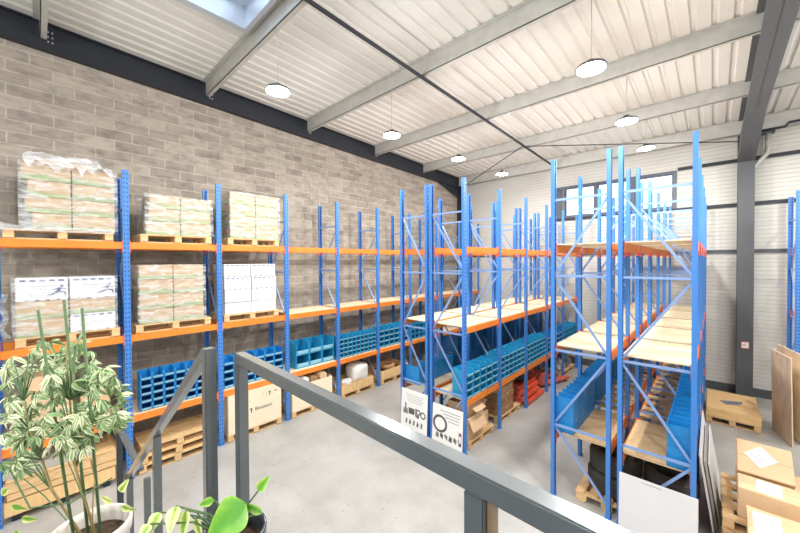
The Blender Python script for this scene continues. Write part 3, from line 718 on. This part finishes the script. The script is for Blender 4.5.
def ring(name, c, ra, rb, m, label, cat, tilt=(0, 0, 0), group=None):
    b = MB(); i = b.mi(m); n, k = 28, 12; RR = [[b.bm.verts.new(((ra + rb * math.cos(2 * PI * q / k)) * math.cos(2 * PI * j / n), (ra + rb * math.cos(2 * PI * q / k)) * math.sin(2 * PI * j / n), rb * math.sin(2 * PI * q / k))) for q in range(k)] for j in range(n)]
    for j in range(n):
        for q in range(k):
            f = b.bm.faces.new((RR[j][q], RR[(j + 1) % n][q], RR[(j + 1) % n][(q + 1) % k], RR[j][(q + 1) % k])); f.smooth = True
    return tag(put(name, b.mesh(name), None, c, rot=tilt), label, cat, group)
BRN = mat('brown_coil', (128, 96, 64), .7, var=.2, scale=20)
ring('coil', (-7.3, 6.98, .245), .19, .07, BRN, 'brown coil lying flat at one end of the tray', 'coil'); ring('coil', (-7.3, 7.5, .245), .19, .07, BRN, 'brown coil lying flat at the deep end of the tray', 'coil'); ring('coil', (-7.28, 7.2, .39), .2, .07, CARDD, 'lighter brown coil lying across the two coils in the tray', 'coil')
for j in (7, 8):
    pallet(-7.33, LY[j] + .7, .001, 'wooden pallet on the floor under the %s bay' % ORD[j], .74, 1.15)
    carton(-7.0, LY[j] + .2, LY[j] + .75, PH + .002, .62, CARDD, 'brown carton on the floor pallet under the %s bay' % ORD[j], 'dk', .6)

# ------------------------------------------------------------------ the middle pair of racks: posters and floor goods
def board(name, a, c, z1, lean, m, label, cat, y, th=.012):
    """upright board leaning on the rack's front end"""
    t = tag(MB().box(-(c - a) / 2, (c - a) / 2, -th, 0, 0, z1 / math.cos(lean), m).obj(name, None, .001, ((a + c) / 2, y - z1 * math.tan(lean), .002), 0), label, cat)
    t.rotation_euler = (-lean, 0, 0); return t
yf = M0 - .05
def rings2(b, cx, cz, r, w, y, m, n=20):
    for j in range(n):
        a0_, a1_ = 2 * PI * j / n, 2 * PI * (j + 1) / n
        b.quad([(cx + r * math.cos(a0_), y, cz + r * math.sin(a0_)), (cx + r * math.cos(a1_), y, cz + r * math.sin(a1_)), (cx + (r - w) * math.cos(a1_), y, cz + (r - w) * math.sin(a1_)), (cx + (r - w) * math.cos(a0_), y, cz + (r - w) * math.sin(a0_))], m)
GR1, GR2 = mat('print_grey', (134, 128, 128), .7, var=.2, scale=14), mat('print_dark_grey', (96, 92, 92), .7)
t = board('poster_board', -4.79, -4.10, .90, .05, PAPER, 'white poster with a row of grey fittings, leaning on the middle rack', 'poster', yf)
b = MB(); y = -.0135
for k in range(4): b.box(-.22 + .02 * k, .24 - .03 * (k % 2), y, y + .001, .80 - .045 * k, .808 - .045 * k, INKL)
b.obj('text_lines', t)
b = MB()
b.prism([(-.28, .40), (-.16, .40), (-.16, .50), (-.20, .52), (-.20, .62), (-.24, .62), (-.24, .52), (-.28, .50)], 1, y, y + .001, GR1)
b.prism([(-.14, .42), (.02, .42), (.02, .54), (-.14, .54)], 1, y, y + .001, GR2)
b.prism([(.04, .40), (.08, .40), (.08, .56), (.04, .56)], 1, y, y + .001, GR1); rings2(b, .12, .50, .06, .03, y, GR1); rings2(b, .24, .47, .07, .028, y, GR2); b.box(.08, .14, y, y + .001, .38, .44, GR2)
for k in range(5): b.prism([(-.22 + .1 * k, .22), (-.18 + .1 * k, .2), (-.16 + .1 * k, .30 - .03 * (k % 2)), (-.2 + .1 * k, .32)], 1, y, y + .001, (GR1, GR2)[k % 2])
b.obj('printed_picture', t)
t = board('poster_board', -3.97, -3.29, .81, .05, PAPER, 'white poster with a big grey hose clamp ring, leaning on the middle rack', 'poster', yf)
b = MB()
for k in range(4): b.box(-.16 + .06 * k, .29 - .01 * k, y, y + .001, .71 - .055 * k, .722 - .055 * k, INKL)
b.obj('text_lines', t)
b = MB(); rings2(b, -.16, .46, .165, .045, y, GR2, 28)
for k in range(6): b.prism([(-.26 + .1 * k, .2 + .03 * (k % 3)), (-.19 + .1 * k, .18), (-.18 + .1 * k, .27), (-.24 + .1 * k, .30)], 1, y, y + .001, (GR1, GR2)[k % 2])
b.box(.26, .32, y, y + .001, .18, .42, mat('print_red', (150, 90, 100), .7)).box(.27, .31, y - .0006, y, .24, .36, PAPER); b.obj('printed_picture', t)

def open_carton(x0, x1, y0, y1, z0, z1, label, m=CARD, flaps=((1, 0, .9), (0, 1, .5)), fl=.22):
    t = thing('open_carton', label, 'box', ((x0 + x1) / 2, (y0 + y1) / 2, z0)); w, d, h = (x1 - x0) / 2, (y1 - y0) / 2, z1 - z0; e = .006
    b = MB(); b.box(-w, w, -d, -d + e, 0, h, m).box(-w, w, d - e, d, 0, h, m).box(-w, -w + e, -d + e, d - e, 0, h, m).box(w - e, w, -d + e, d - e, 0, h, m).box(-w + e, w - e, -d + e, d - e, 0, e, m)
    b.obj('carton_body', t)
    for sx, sy_, dr in flaps:
        if sx: p = [(sx * w, -d, h), (sx * w, d, h), (sx * (w + fl * math.cos(dr)), d - .02, h - fl * math.sin(dr)), (sx * (w + fl * math.cos(dr)), -d + .02, h - fl * math.sin(dr))]
        else: p = [(-w, sy_ * d, h), (w, sy_ * d, h), (w - .02, sy_ * (d + fl * math.cos(dr)), h - fl * math.sin(dr)), (-w + .02, sy_ * (d + fl * math.cos(dr)), h - fl * math.sin(dr))]
        o = MB().quad(p, m).obj('flap', t); sm = o.modifiers.new('t', 'SOLIDIFY'); sm.thickness = .005
    return t
pallet(-3.72, 5.93, .001, 'wooden pallet under the open cartons of the aisle-facing middle rack', .8, 1.0)
open_carton(-4.05, -3.38, 5.48, 6.05, PH + .002, .56, 'large open cardboard box with hanging flaps on the low pallet', flaps=((1, 0, 1.1), (0, -1, 1.2), (0, 1, -.6)), fl=.26)
open_carton(-3.9, -3.42, 5.6, 6.0, .30, .76, 'smaller open carton nested in the large flapped box', flaps=((1, 0, .5), (0, 1, .9)), fl=.18)
lump('brown_paper', (-3.7, 5.8, .64), (.15, .12, .08), CARDD, 'crumpled brown paper in the smaller open carton', 'paper', 9, 3, .35)
carton(-3.45, 6.1, 6.42, PH + .002, .42, CARD, 'closed carton behind the open ones on the low pallet', 'cl', .5)
pallet(-3.76, 7.28, .001, 'wooden pallet under the brown carton stack', .8, 1.05)
for k in range(4):
    carton(-3.38 - .02 * (k % 2), 6.8 + .02 * k, 7.5, PH + .002 + .15 * k, PH + .15 * (k + 1), CARDD if k < 3 else CARD, 'flat brown carton, %s of the four-high stack by the red bars' % ORD[k], 'flat', .7)
# spare red-orange bars piled on the floor under the aisle-facing middle rack
rr = random.Random(4)
k = 0
for zz_, n in ((.08, 6), (.19, 5), (.30, 4), (.41, 3)):
    for q in range(n):
        x = -3.86 + q * .11 + rr.uniform(-.004, .004) + (6 - n) * .045; yc = 8.55 + rr.uniform(-.1, .1); a = rr.uniform(-.016, .016)
        o = tag(MB().box(-.03, .03, -.5, .5, -.048, .048, REDP).box(-.042, .042, -.508, -.5, -.05, .05, PINK).box(-.042, .042, .5, .508, -.05, .05, PINK).obj('steel_bar', None, .003, (x, yc, zz_)), 'red-orange steel bar, %s across in the %s layer of the floor pile' % (ORD[q], ORD[int((zz_ - .08) / .105)]), 'bar', 'red bars piled under the middle rack')
        o.rotation_euler = (0, 0, a)
for k, x in enumerate((-3.75, -3.45)): pass
tag(MB().box(-3.95, -3.3, 8.16, 8.24, .001, .03, WOODP).obj('timber_bearer'), 'front timber bearer under the red bars', 'timber'); tag(MB().box(-3.95, -3.3, 8.84, 8.92, .001, .03, WOODP).obj('timber_bearer'), 'rear timber bearer under the red bars', 'timber')
lump('dark_sack', (-3.75, 8.55, .46), (.3, .4, .16), RUB, 'black sack lying on top of the red bars', 'sack', 6, 3, .3)
t = thing('pallet_truck', 'faded red hand pallet truck parked under the fourth bay', 'pallet truck', (-3.55, 10.0, 0), -.3)
for s in (-1, 1): MB().box(-.08 + s * .19, .08 + s * .19, -.3, .75, .07, .14, PINK).obj('fork', t, .01)
MB().box(-.27, .27, -.52, -.3, .08, .42, PINK).obj('pump_body', t, .03); MB().tube([(0, -.45, .4), (0, -.58, .85)], .025, PINK).tube([(-.16, -.585, .86), (.16, -.585, .86)], .025, RUB).obj('handle', t)
for s in (-1, 1): MB().tube([(s * .08 - .03, -.45, .081), (s * .08 + .03, -.45, .081)], .08, RUB, 16).obj('wheel', t)
for s in (-1, 1): MB().tube([(s * .19 - .05, .6, .042), (s * .19 + .05, .6, .042)], .04, RUB, 12).obj('roller', t)
pallet(-3.72, 11.35, .001, 'wooden pallet under the grey machine castings', .8, 1.1)
for k, (x, y, r, m, c) in enumerate(((-3.5, 11.02, .15, ZINC, 'pale grey'), (-3.52, 11.45, .17, mat('steel_mid', (120, 122, 130), .4, .5), 'mid grey'), (-3.92, 11.2, .15, RUB, 'black'), (-3.55, 11.76, .1, WHITE, 'white'))):
    lump('machine_casting', (x, y, PH + .002), (r, r, r * 1.3), m, '%s lumpy machine casting on the pallet at the aisle end' % c, 'machine part', 20 + k, 3, .5)

# ------------------------------------------------------------------ the tyre rack and the white-panel rack: floor goods
def tyre(c, r, w, label, tilt=(0, 0, 0)):
    t = thing('tyre', label, 'tyre', c); t.rotation_euler = tilt
    ri = r * .58; pr = [(ri, 0), (ri + .02, -.0), (r * .86, .005), (r * .95, .03)]
    nz = 7
    for k in range(nz):
        za = .03 + (w - .06) * k / nz; zb_ = .03 + (w - .06) * (k + 1) / nz
        pr += [(r, za + .004), (r, zb_ - .008), (r - .014, zb_ - .006), (r - .014, zb_)]
    pr += [(r * .95, w - .03), (r * .86, w - .005), (ri + .02, w), (ri, w - .01), (ri - .005, w * .5), (ri, 0)]
    b = MB(); b.lathe(pr, RUB, 40); b.obj('tread', t)
    b = MB(); b.lathe([(ri + .03, w + .0005), (ri + .05, w + .006), (ri + .07, w + .0005)], RUB, 40); b.obj('bead_ring', t)
    return t
pallet(-1.08, 5.90, .001, 'wooden pallet under the two tall stacked tyres', .8, 1.0)
tyre((-1.08, 5.84, PH + .002), .335, .27, 'black tyre, lower of the two stacked beneath the tyre rack'); tyre((-1.06, 5.86, PH + .280), .335, .27, 'black tyre, upper of the two stacked beneath the tyre rack')
pallet(-.40, 5.92, .001, 'wooden pallet behind the blank white panel', .56, 1.0)
tyre((-.42, 5.9, PH + .002), .29, .25, 'black tyre, lower one behind the blank white panel'); tyre((-.41, 5.88, PH + .260), .30, .25, 'black tyre, upper one behind the blank white panel', (.0, .0, 0))
t = board('white_panel', -.90, -.11, .73, .06, WHITE, 'blank white panel leaning on the front end of the rack', 'panel', R0 - .055)
MB().box(-.15, .06, -.0135, -.0125, .69, .694, INK).obj('handle_slot', t)
# narrow boards leaning along the outer side of the last rack
for k, (ya, yb, zt_, m, c) in enumerate(((5.75, 7.5, 1.05, WHITE, 'white'), (5.9, 7.3, .92, mat('board_grey', (170, 168, 164), .6, var=.1, scale=6), 'grey'), (6.1, 7.6, .80, WHITE, 'smaller white'))):
    o = tag(MB().box(0, .014, 0, yb - ya, 0, zt_, m).obj('leaning_board', None, .001, (.03 + k * .026, ya, .004)), '%s board leaning lengthways on the side of the last rack' % c, 'board'); o.rotation_euler = (0, -.145, 0)
for k in range(5):
    o = tag(MB().box(-.04, .04, -.3, .3, 0, .035, WOODP).obj('timber_offcut', None, .003, (.04 + .02 * (k % 3), 5.24 + .02 * (k % 2), .002 + .036 * k)), 'short timber offcut, %s of the little pile by the last rack' % ORD[k], 'timber'); o.rotation_euler = (0, 0, .25 * (-1) ** k)

# ------------------------------------------------------------------ carton pile and plywood at the far right
for k in range(3): pallet(.56, 6.2, .001 + k * PH, 'wooden pallet, %s of the three beneath the labelled cartons' % ORD[k], 1.16, .92, PI / 2)
for k in range(2): pallet(.72, 5.03, .001 + k * PH, 'wooden pallet, %s of the two beneath the front cartons' % ORD[k], 1.1, .9, PI / 2)
def big_carton(x0, x1, y0, y1, z0, z1, rz, label, sheet=None, flap=True):
    o = tag(MB().box(-(x1 - x0) / 2, (x1 - x0) / 2, -(y1 - y0) / 2, (y1 - y0) / 2, 0, z1 - z0, CARD).obj('carton', None, .006, ((x0 + x1) / 2, (y0 + y1) / 2, z0), rz), label, 'box')
    h = z1 - z0; w, d = (x1 - x0) / 2, (y1 - y0) / 2
    MB().box(-w * .98, w * .98, -.002, .002, h + .0005, h + .0012, CARDD).obj('lid_seam', o)
    MB().box(-w * .98, w * .98, -d - .002, -d - .0004, h * .02, h * .9, CARD).obj('front_face', o)
    if sheet:
        sx, sy2, sw, sd, rz2, lab = sheet
        p = tag(MB().box(-sw / 2, sw / 2, -sd / 2, sd / 2, 0, .0015, PAPER).obj('paper_sheet', None, 0, ((x0 + x1) / 2 + sx, (y0 + y1) / 2 + sy2, z1 + .002), rz + rz2), lab, 'paper')
        b = MB()
        for q in range(6): b.box(-sw * .38, sw * (.36 - .12 * (q % 3)), sd * (.32 - .11 * q) - .003, sd * (.32 - .11 * q) + .003, .0016, .0022, INKL)
        b.obj('printed_lines', p)
    return o
zc = 3 * PH + .003
def tilted(o, a): o.rotation_euler = (a, 0, o.rotation_euler[2]); return o
big_carton(.25, .9, 6.24, 6.78, zc, zc + .24, 0, 'cardboard box hidden under the tilted one at the back of the pile')
def lid_carton(x0, x1, y0, L, z0, th, tilt, label, sheet):
    """closed carton tipped back so that its lid faces up and forward; (y0, z0) is the lid's front edge"""
    w = (x1 - x0) / 2
    t = tag(MB().box(-w, w, 0, L, -th, 0, CARD).obj('carton', None, .006, ((x0 + x1) / 2, y0, z0)), label, 'box'); t.rotation_euler = (tilt, 0, 0)
    MB().box(-w * .98, w * .98, L * .5 - .002, L * .5 + .002, .0005, .0012, CARDD).obj('lid_seam', t)
    sx, sy2, sw, sd, rz2, lab = sheet
    p = tag(MB().box(-sw / 2, sw / 2, -sd / 2, sd / 2, 0, .0015, PAPER).obj('paper_sheet'), lab, 'paper')
    p.matrix_world = Matrix.Translation(((x0 + x1) / 2, y0, z0)) @ Matrix.Rotation(tilt, 4, 'X') @ Matrix.Translation((sx, sy2, .002)) @ Matrix.Rotation(rz2, 4, 'Z')
    b = MB()
    for q in range(6): b.box(-sw * .38, sw * (.36 - .12 * (q % 3)), sd * (.32 - .11 * q) - .003, sd * (.32 - .11 * q) + .003, .0016, .0022, INKL)
    b.obj('printed_lines', p)
lid_carton(.245, .74, 6.13, .44, .83, .12, math.radians(40), 'cardboard box tipped back at the rear of the pile on pallets', (-.03, .25, .21, .21, .72, 'paper sheet turned cornerwise on the tipped-back cardboard box'))
big_carton(.24, .93, 5.72, 6.11, zc, .80, -.03, 'wide cardboard box in the middle of the pile on pallets', (-.08, -.0, .21, .30, -.05, 'paper sheet on the wide middle cardboard box'))
zc = 2 * PH + .003
lid_carton(.30, .72, 5.16, .50, .47, .14, math.radians(24), 'cardboard box with long paper sheet at the front of the pile', (-.05, .27, .22, .36, .03, 'long paper sheet on the front cardboard box'))
big_carton(.76, 1.2, 5.1, 5.6, zc, .66, .03, 'cardboard box beside the long-sheet one, cut by the picture edge', (.03, .05, .22, .22, .3, 'paper sheet on the box at the picture edge'))
big_carton(.36, .72, 4.5, 5.08, zc, zc + .12, 0, 'low cardboard box in front of the long-sheet one')
pallet(.32, 10.65, .001, 'wooden pallet under the plywood sheets by the column', 1.4, .84, -PI / 2)
for k in range(2): tag(MB().box(-.10 + .01 * k, .74, 9.93 + .02 * k, 11.36, PH + .002 + .09 * k, PH + .09 + .09 * k, PLY).obj('plywood_slab', None, .004), '%s thick plywood slab on the pallet by the column' % ('lower', 'upper')[k], 'plywood')
zz_ = PH + .182
o = tag(MB().box(-.14, .14, -.1, .1, 0, .012, mat('grey_blue_cloth', (128, 138, 158), .8, var=.3, scale=15)).box(-.05, .18, -.02, .05, .012, .03, mat('grey_blue_cloth', (0, 0, 0))).box(.1, .24, .02, .06, 0, .02, INK).obj('folded_strap', None, .003, (.3, 10.55, zz_), .5), 'grey-blue folded strap lying on the plywood slabs', 'strap')
def sheet(p0, p1, h, lean, m, label):
    p0, p1 = Vector(p0), Vector(p1); d = (p1 - p0); n = Vector((d[1], -d[0], 0)).normalized()
    L = d.length; a = math.atan2(d[1], d[0])
    o = tag(MB().box(0, L, -.018, 0, 0, h, m).obj('plywood_sheet', None, .001, (p0[0], p0[1], .003), a), label, 'plywood'); o.rotation_euler = (lean, 0, a)
sheet((1.11, 9.62, 0), (.93, 10.45, 0), 1.68, -.02, PLYG, 'brown plywood sheet standing on edge, in front of the other')
sheet((1.25, 9.85, 0), (1.05, 10.75, 0), 1.74, -.02, PLYG, 'brown plywood sheet standing behind its twin by the corner rack')

# ------------------------------------------------------------------ mezzanine guard rail and stair
t = thing('guard_rail', 'dark grey square-tube guard rail at the edge of the gallery', 'railing', (-1.717, .682, 2.05))
hr = 1.045; T = .05
e = Vector((1.95, -.045, 0)); u = e.normalized(); ang = math.atan2(u[1], u[0])
b = MB(); b.box(-T / 2, e.length, -T / 2, T / 2, hr - T, hr, RAIL); o = b.obj('handrail', t, .004, None, ang)
MB().box(-T / 2, T / 2, -T / 2, T / 2, 0.001, hr - T - .0005, RAIL).obj('corner_post', t, .004, None, ang)
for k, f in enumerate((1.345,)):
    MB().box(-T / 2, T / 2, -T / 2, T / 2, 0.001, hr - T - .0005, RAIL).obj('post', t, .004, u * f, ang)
    MB().box(T / 2 + .001, T / 2 + .014, -.012, .012, 0.001, hr - T - .002, mat('brown_reflection', (134, 112, 86), .4)).obj('reflection_strip', t, 0, u * f, ang)  # wood-tinted reflection beside the post, built as a thin brown strip
MB().box(T / 2, 1.345 - T / 2, -.012, .012, .1, .13, RAIL).obj('bottom_rail', t, 0, None, ang)
t = thing('stair_rail', 'dark grey stair railing sloping down from the gallery corner', 'railing', (-1.92, .60, 2.05))
MB().box(-.028, .028, -.028, .028, 0.001, 1.05, RAIL).obj('newel_post', t, .004)
A, Bp = Vector((-.03, 0, 1.02)), Vector((-2.42, 0, -.68))
MB().bar(A, Bp, .05, .05, RAIL).obj('sloping_handrail', t, .003)
def zr(x): return A[2] + (Bp[2] - A[2]) * (x - A[0]) / (Bp[0] - A[0])
for x in (-1.19, -2.38): MB().box(x - .026, x + .026, -.026, .026, -2.03, zr(x) - .02, RAIL).obj('baluster', t, .003)
b = MB(); b.bar((-.06, -.0, -.03), (-2.75, 0, -1.95), .03, .22, GREYST); b.obj('stringer', t)
t = thing('landing_rail', 'dark post with pale sloping bar beyond the stair railing foot', 'railing', (0, 0, 0))
p1 = at(119, 424, 3.75); p2 = at(141, 470, 3.35)
MB().box(p1[0] - .027, p1[0] + .027, p1[1] - .027, p1[1] + .027, .001, p1[2], mat('rail_dark', (62, 66, 72), .3)).obj('post', t, .004)
MB().bar(p1 - Vector((0, 0, .03)), p2, .05, .04, RAIL).obj('sloping_bar', t, .003)
p3 = at(147, 478, 3.35); MB().box(p3[0] - .026, p3[0] + .026, p3[1] - .026, p3[1] + .026, .001, p3[2], RAIL).obj('short_post', t, .004)

# ------------------------------------------------------------------ plants on the gallery
def leafmat(name, ca, cb, edge):
    m = mat(name, (100, 140, 80), .4); q = NT(m)
    uv = q.n('UVMap'); sx = q.n('SeparateXYZ'); q.l(uv.outputs[0], sx.inputs[0])
    at_ = q.n('Attribute'); at_.attribute_name = 'tone'
    tc = q.n('TexCoord'); n = q.n('TexNoise'); n.inputs['Scale'].default_value = 28; q.l(tc.outputs['Object'], n.inputs['Vector'])
    f = q.math('ADD', q.math('ABSOLUTE', q.math('SUBTRACT', sx.outputs[0], .5)), q.math('MULTIPLY', q.math('SUBTRACT', n.outputs['Fac'], .5), .55))
    f = q.math('ADD', f, q.math('MULTIPLY', q.math('SUBTRACT', at_.outputs['Fac'], .5), .5))
    c = q.ramp(f, (.1, lin(ca)), (edge, lin(cb[0])), (min(edge + .12, .9), lin(cb[1])))
    q.l(c, q.b.inputs['Base Color']); q.b.inputs['Subsurface Weight'].default_value = 0
    q.b.inputs['Transmission Weight'].default_value = 0
    return m
VAR = leafmat('variegated_leaf', (126, 158, 104), ((176, 196, 142), (240, 240, 204)), .30)
POTH = leafmat('pothos_leaf', (92, 166, 40), ((132, 196, 60), (190, 222, 100)), .40)
POTV = leafmat('pothos_variegated', (120, 170, 60), ((180, 206, 90), (236, 240, 170)), .25)
class Leaves:
    def __init__(s): s.bm = bmesh.new(); s.uv = s.bm.loops.layers.uv.new('UVMap'); s.col = s.bm.loops.layers.float_color.new('tone')
    def leaf(s, base, dirv, upv, L, W, droop=.3, tone=.5, heart=False, fold=.18, n=6):
        d = Vector(dirv).normalized(); u = Vector(upv); u = (u - d * u.dot(d)).normalized(); v = d.cross(u); rows = []
        for k in range(n + 1):
            t = k / n
            wd = (W * .5 * (math.sin(PI * min(1, t * .92 + .08)) ** .75)) if not heart else W * .5 * 1.18 * (max(0, 1 - t) ** .72) * (1 - (1 - t) ** 7)
            c = Vector(base) + d * L * (t - .0) - u * droop * L * t * t
            rows.append([s.bm.verts.new(c + v * wd * q + u * abs(q) * wd * fold) for q in (-1, -.5, 0, .5, 1)])
        for k in range(n):
            for j in range(4):
                f = s.bm.faces.new((rows[k][j], rows[k][j + 1], rows[k + 1][j + 1], rows[k + 1][j])); f.smooth = True
                for lp, (uu, vv) in zip(f.loops, ((j, k), (j + 1, k), (j + 1, k + 1), (j, k + 1))):
                    lp[s.uv].uv = (uu / 4, vv / n); lp[s.col] = (tone, tone, tone, 1)
    def obj(s, name, m, parent):
        me = bpy.data.meshes.new(name); s.bm.to_mesh(me); s.bm.free(); me.materials.append(m); return put(name, me, parent)
def pot(t, r, h, m, prof=None):
    MB().lathe([(0, 0), (r * .74, 0), (r * .8, .01), (r * .97, h - .05), (r * 1.02, h - .045), (r * 1.04, h - .006), (r * 1.02, h), (r * .95, h), (r * .93, h - .03), (r * .9, h - .07)], m, 40).obj('pot', t)
    MB().lathe([(0, h - .055), (r * .5, h - .048), (r * .93, h - .06)], SOIL, 32).obj('soil', t)
pc = at(91, 526, 1.3)
P0 = Vector((pc[0], pc[1], 2.05))
t = thing('umbrella_plant', 'tall variegated umbrella plant staked with green canes in a cream pot', 'plant', P0)
ph = pc[2] - 2.05; pot(t, .122, ph, POTW)
base = Vector((pc[0], pc[1], pc[2] - .05))
tops = []
for px, py, bx in ((38, 310, -.045), (64, 300, -.01), (82, 308, .035)):
    tp = at(px, py, 1.3); tops.append(tp)
    bs_ = base + rt * bx + fw * R.uniform(-.02, .02)
    MB().tube([bs_ - P0 - Vector((0, 0, .02)), tp - P0], .0048, CANE, 8).obj('cane', t)
rr = random.Random(11)
def cluster(Lv, c, size, n=8):
    ax = Vector((rr.gauss(0, .55), rr.gauss(0, .55), 1)) - fw * .55; ax.normalize(); a = ax.orthogonal().normalized(); b_ = ax.cross(a); o_ = rr.uniform(0, 6); tone = min(1, max(0, rr.gauss(.47, .22)))
    for k in range(n):
        an = o_ + 2 * PI * k / n + rr.uniform(-.3, .3); d = (a * math.cos(an) + b_ * math.sin(an)) * rr.uniform(.7, 1) + ax * rr.uniform(-.5, .4) - up * rr.uniform(.1, .7)
        Lv.leaf(c + d * .004, d, ax, size * rr.uniform(.6, 1.2), size * rr.uniform(.26, .38), rr.uniform(.2, .8), min(1, max(0, tone + rr.uniform(-.3, .3))))
pts = []
for (xa, xb, ya, yb, n) in ((6, 36, 350, 384, 9), (34, 92, 340, 368, 16), (46, 124, 366, 424, 52), (0, 46, 396, 440, 24), (0, 30, 434, 470, 12), (42, 92, 424, 450, 20), (26, 60, 366, 400, 8)):
    for k in range(n): pts.append((rr.uniform(xa, xb), rr.uniform(ya, yb), rr.uniform(1.36, 1.6) if ya < 355 else rr.uniform(1.18, 1.5)))
Lv = Leaves(); stm = MB()
main = [base + rt * .02, at(76, 470, 1.3), at(72, 440, 1.32), at(70, 400, 1.3), at(66, 350, 1.3)]
main2 = [base - rt * .03, at(52, 490, 1.3), at(42, 460, 1.28), at(30, 430, 1.3), at(24, 400, 1.3)]
stm.tube([p - P0 for p in main], .005, STEM, 7, .003).tube([p - P0 for p in main2], .005, STEM, 7, .003)
for p in pts:
    c = at(*p)
    tr = main if p[0] > 45 else main2
    q = min(tr, key=lambda s: (s - c).length + (.3 if s[2] > c[2] else 0)); mid_ = (q + c) / 2 + Vector((0, 0, .02))
    stm.tube([q - P0, mid_ - P0, c - P0], .0022, CANE, 5)
    cluster(Lv, c - P0, rr.uniform(.034, .052), rr.choice((7, 8, 8, 9)))
stm.obj('stem', t)
o = Lv.obj('foliage', VAR, t); o['kind'] = 'stuff'
b = MB(); b.tube([at(10, 470, 1.25) - P0, at(30, 508, 1.2) - P0, at(70, 503, 1.25) - P0, at(112, 478, 1.3) - P0], .0028, CANE, 6); b.tube([base - P0, at(93, 500, 1.28) - P0, at(95, 480, 1.3) - P0, at(91, 460, 1.3) - P0], .003, STEM, 6); b.obj('tendril', t)
Lv = Leaves()
for px, py, dx, dz in ((12, 505, .6, -.3), (22, 518, .8, -.2), (8, 488, -.5, -.5), (120, 492, .3, .5), (122, 506, .6, -.3), (16, 530, .2, -.6), (112, 502, -.6, .2)):
    c = at(px, py, 1.22) - P0; Lv.leaf(c, rt * dx + Vector((0, 0, dz)), -fw, .05, .035, .2, rr.uniform(.35, .8), True, .18, 12)
Lv.obj('trailing_leaves', POTV, t)['kind'] = 'stuff'
# pothos in the dark pot
pc = at(236, 534, 1.22); P0 = Vector((pc[0], pc[1], 2.05))
t = thing('potted_pothos', 'bright green pothos with broad leaves in a shiny dark pot by the posts', 'plant', P0)
pot(t, .10, pc[2] - 2.05 + .02, POTD)
Lv = Leaves(); st2 = MB(); root = Vector((0, 0, pc[2] - 2.05 - .03))
def pl(px, py, d, tx, ty, td, L, W, tone, droop=.25, stalk=True, upv=None, lv=None):
    a = at(px, py, d) - P0; q = at(tx, ty, td) - P0
    (lv or Lv).leaf(a, q - a, upv or (-fw + Vector((0, 0, .6))), (q - a).length, W, droop, tone, True, .22, 16)
    if stalk: st2.tube([root, (root + a) / 2 + Vector((0, 0, .04)), a], .003, CANE, 6)
pl(246, 503, 1.10, 203, 543, 1.02, 0, .135, .42); Lv.obj('broad_leaf', POTH, t)
Lv = Leaves(); pl(258, 491, 1.16, 269, 476, 1.17, 0, .042, .75, .05); Lv.obj('broad_leaf', POTH, t)
Lv = Leaves(); pl(262, 513, 1.12, 240, 503, 1.12, 0, .03, .6, .1); Lv.obj('broad_leaf', POTH, t)
Lv = Leaves(); pl(214, 500, 1.2, 196, 506, 1.2, 0, .035, .7)
Lv.obj('broad_leaf', POTH, t)
Lv = Leaves()
pl(176, 506, 1.2, 168, 534, 1.14, 0, .06, .75, .1); pl(186, 510, 1.2, 181, 540, 1.16, 0, .05, .7, .1); pl(160, 512, 1.2, 146, 536, 1.15, 0, .055, .6, .15); pl(150, 524, 1.16, 138, 540, 1.12, 0, .045, .7); pl(196, 518, 1.2, 200, 542, 1.18, 0, .035, .6)
Lv.obj('variegated_leaves', POTV, t)['kind'] = 'stuff'
for k in range(6): st2.tube([root, at(196 + 3 * k, 520 + (k % 3) * 4, 1.22) - P0, at(212 - 4 * k, 512 + 5 * (k % 4), 1.2) - P0], .0022, CANE, 5)
st2.obj('stalk', t)

# ------------------------------------------------------------------ daylight and exposure
wd_ = bpy.data.worlds.new('sky'); S.world = wd_; wd_.use_nodes = True
bg = wd_.node_tree.nodes['Background']; bg.inputs[0].default_value = (.86, .93, 1, 1); bg.inputs[1].default_value = 2.5
S.view_settings.view_transform = 'Standard'; S.view_settings.look = 'None'; S.view_settings.gamma = 1; S.view_settings.exposure = 0; S.view_settings.use_curve_mapping = False
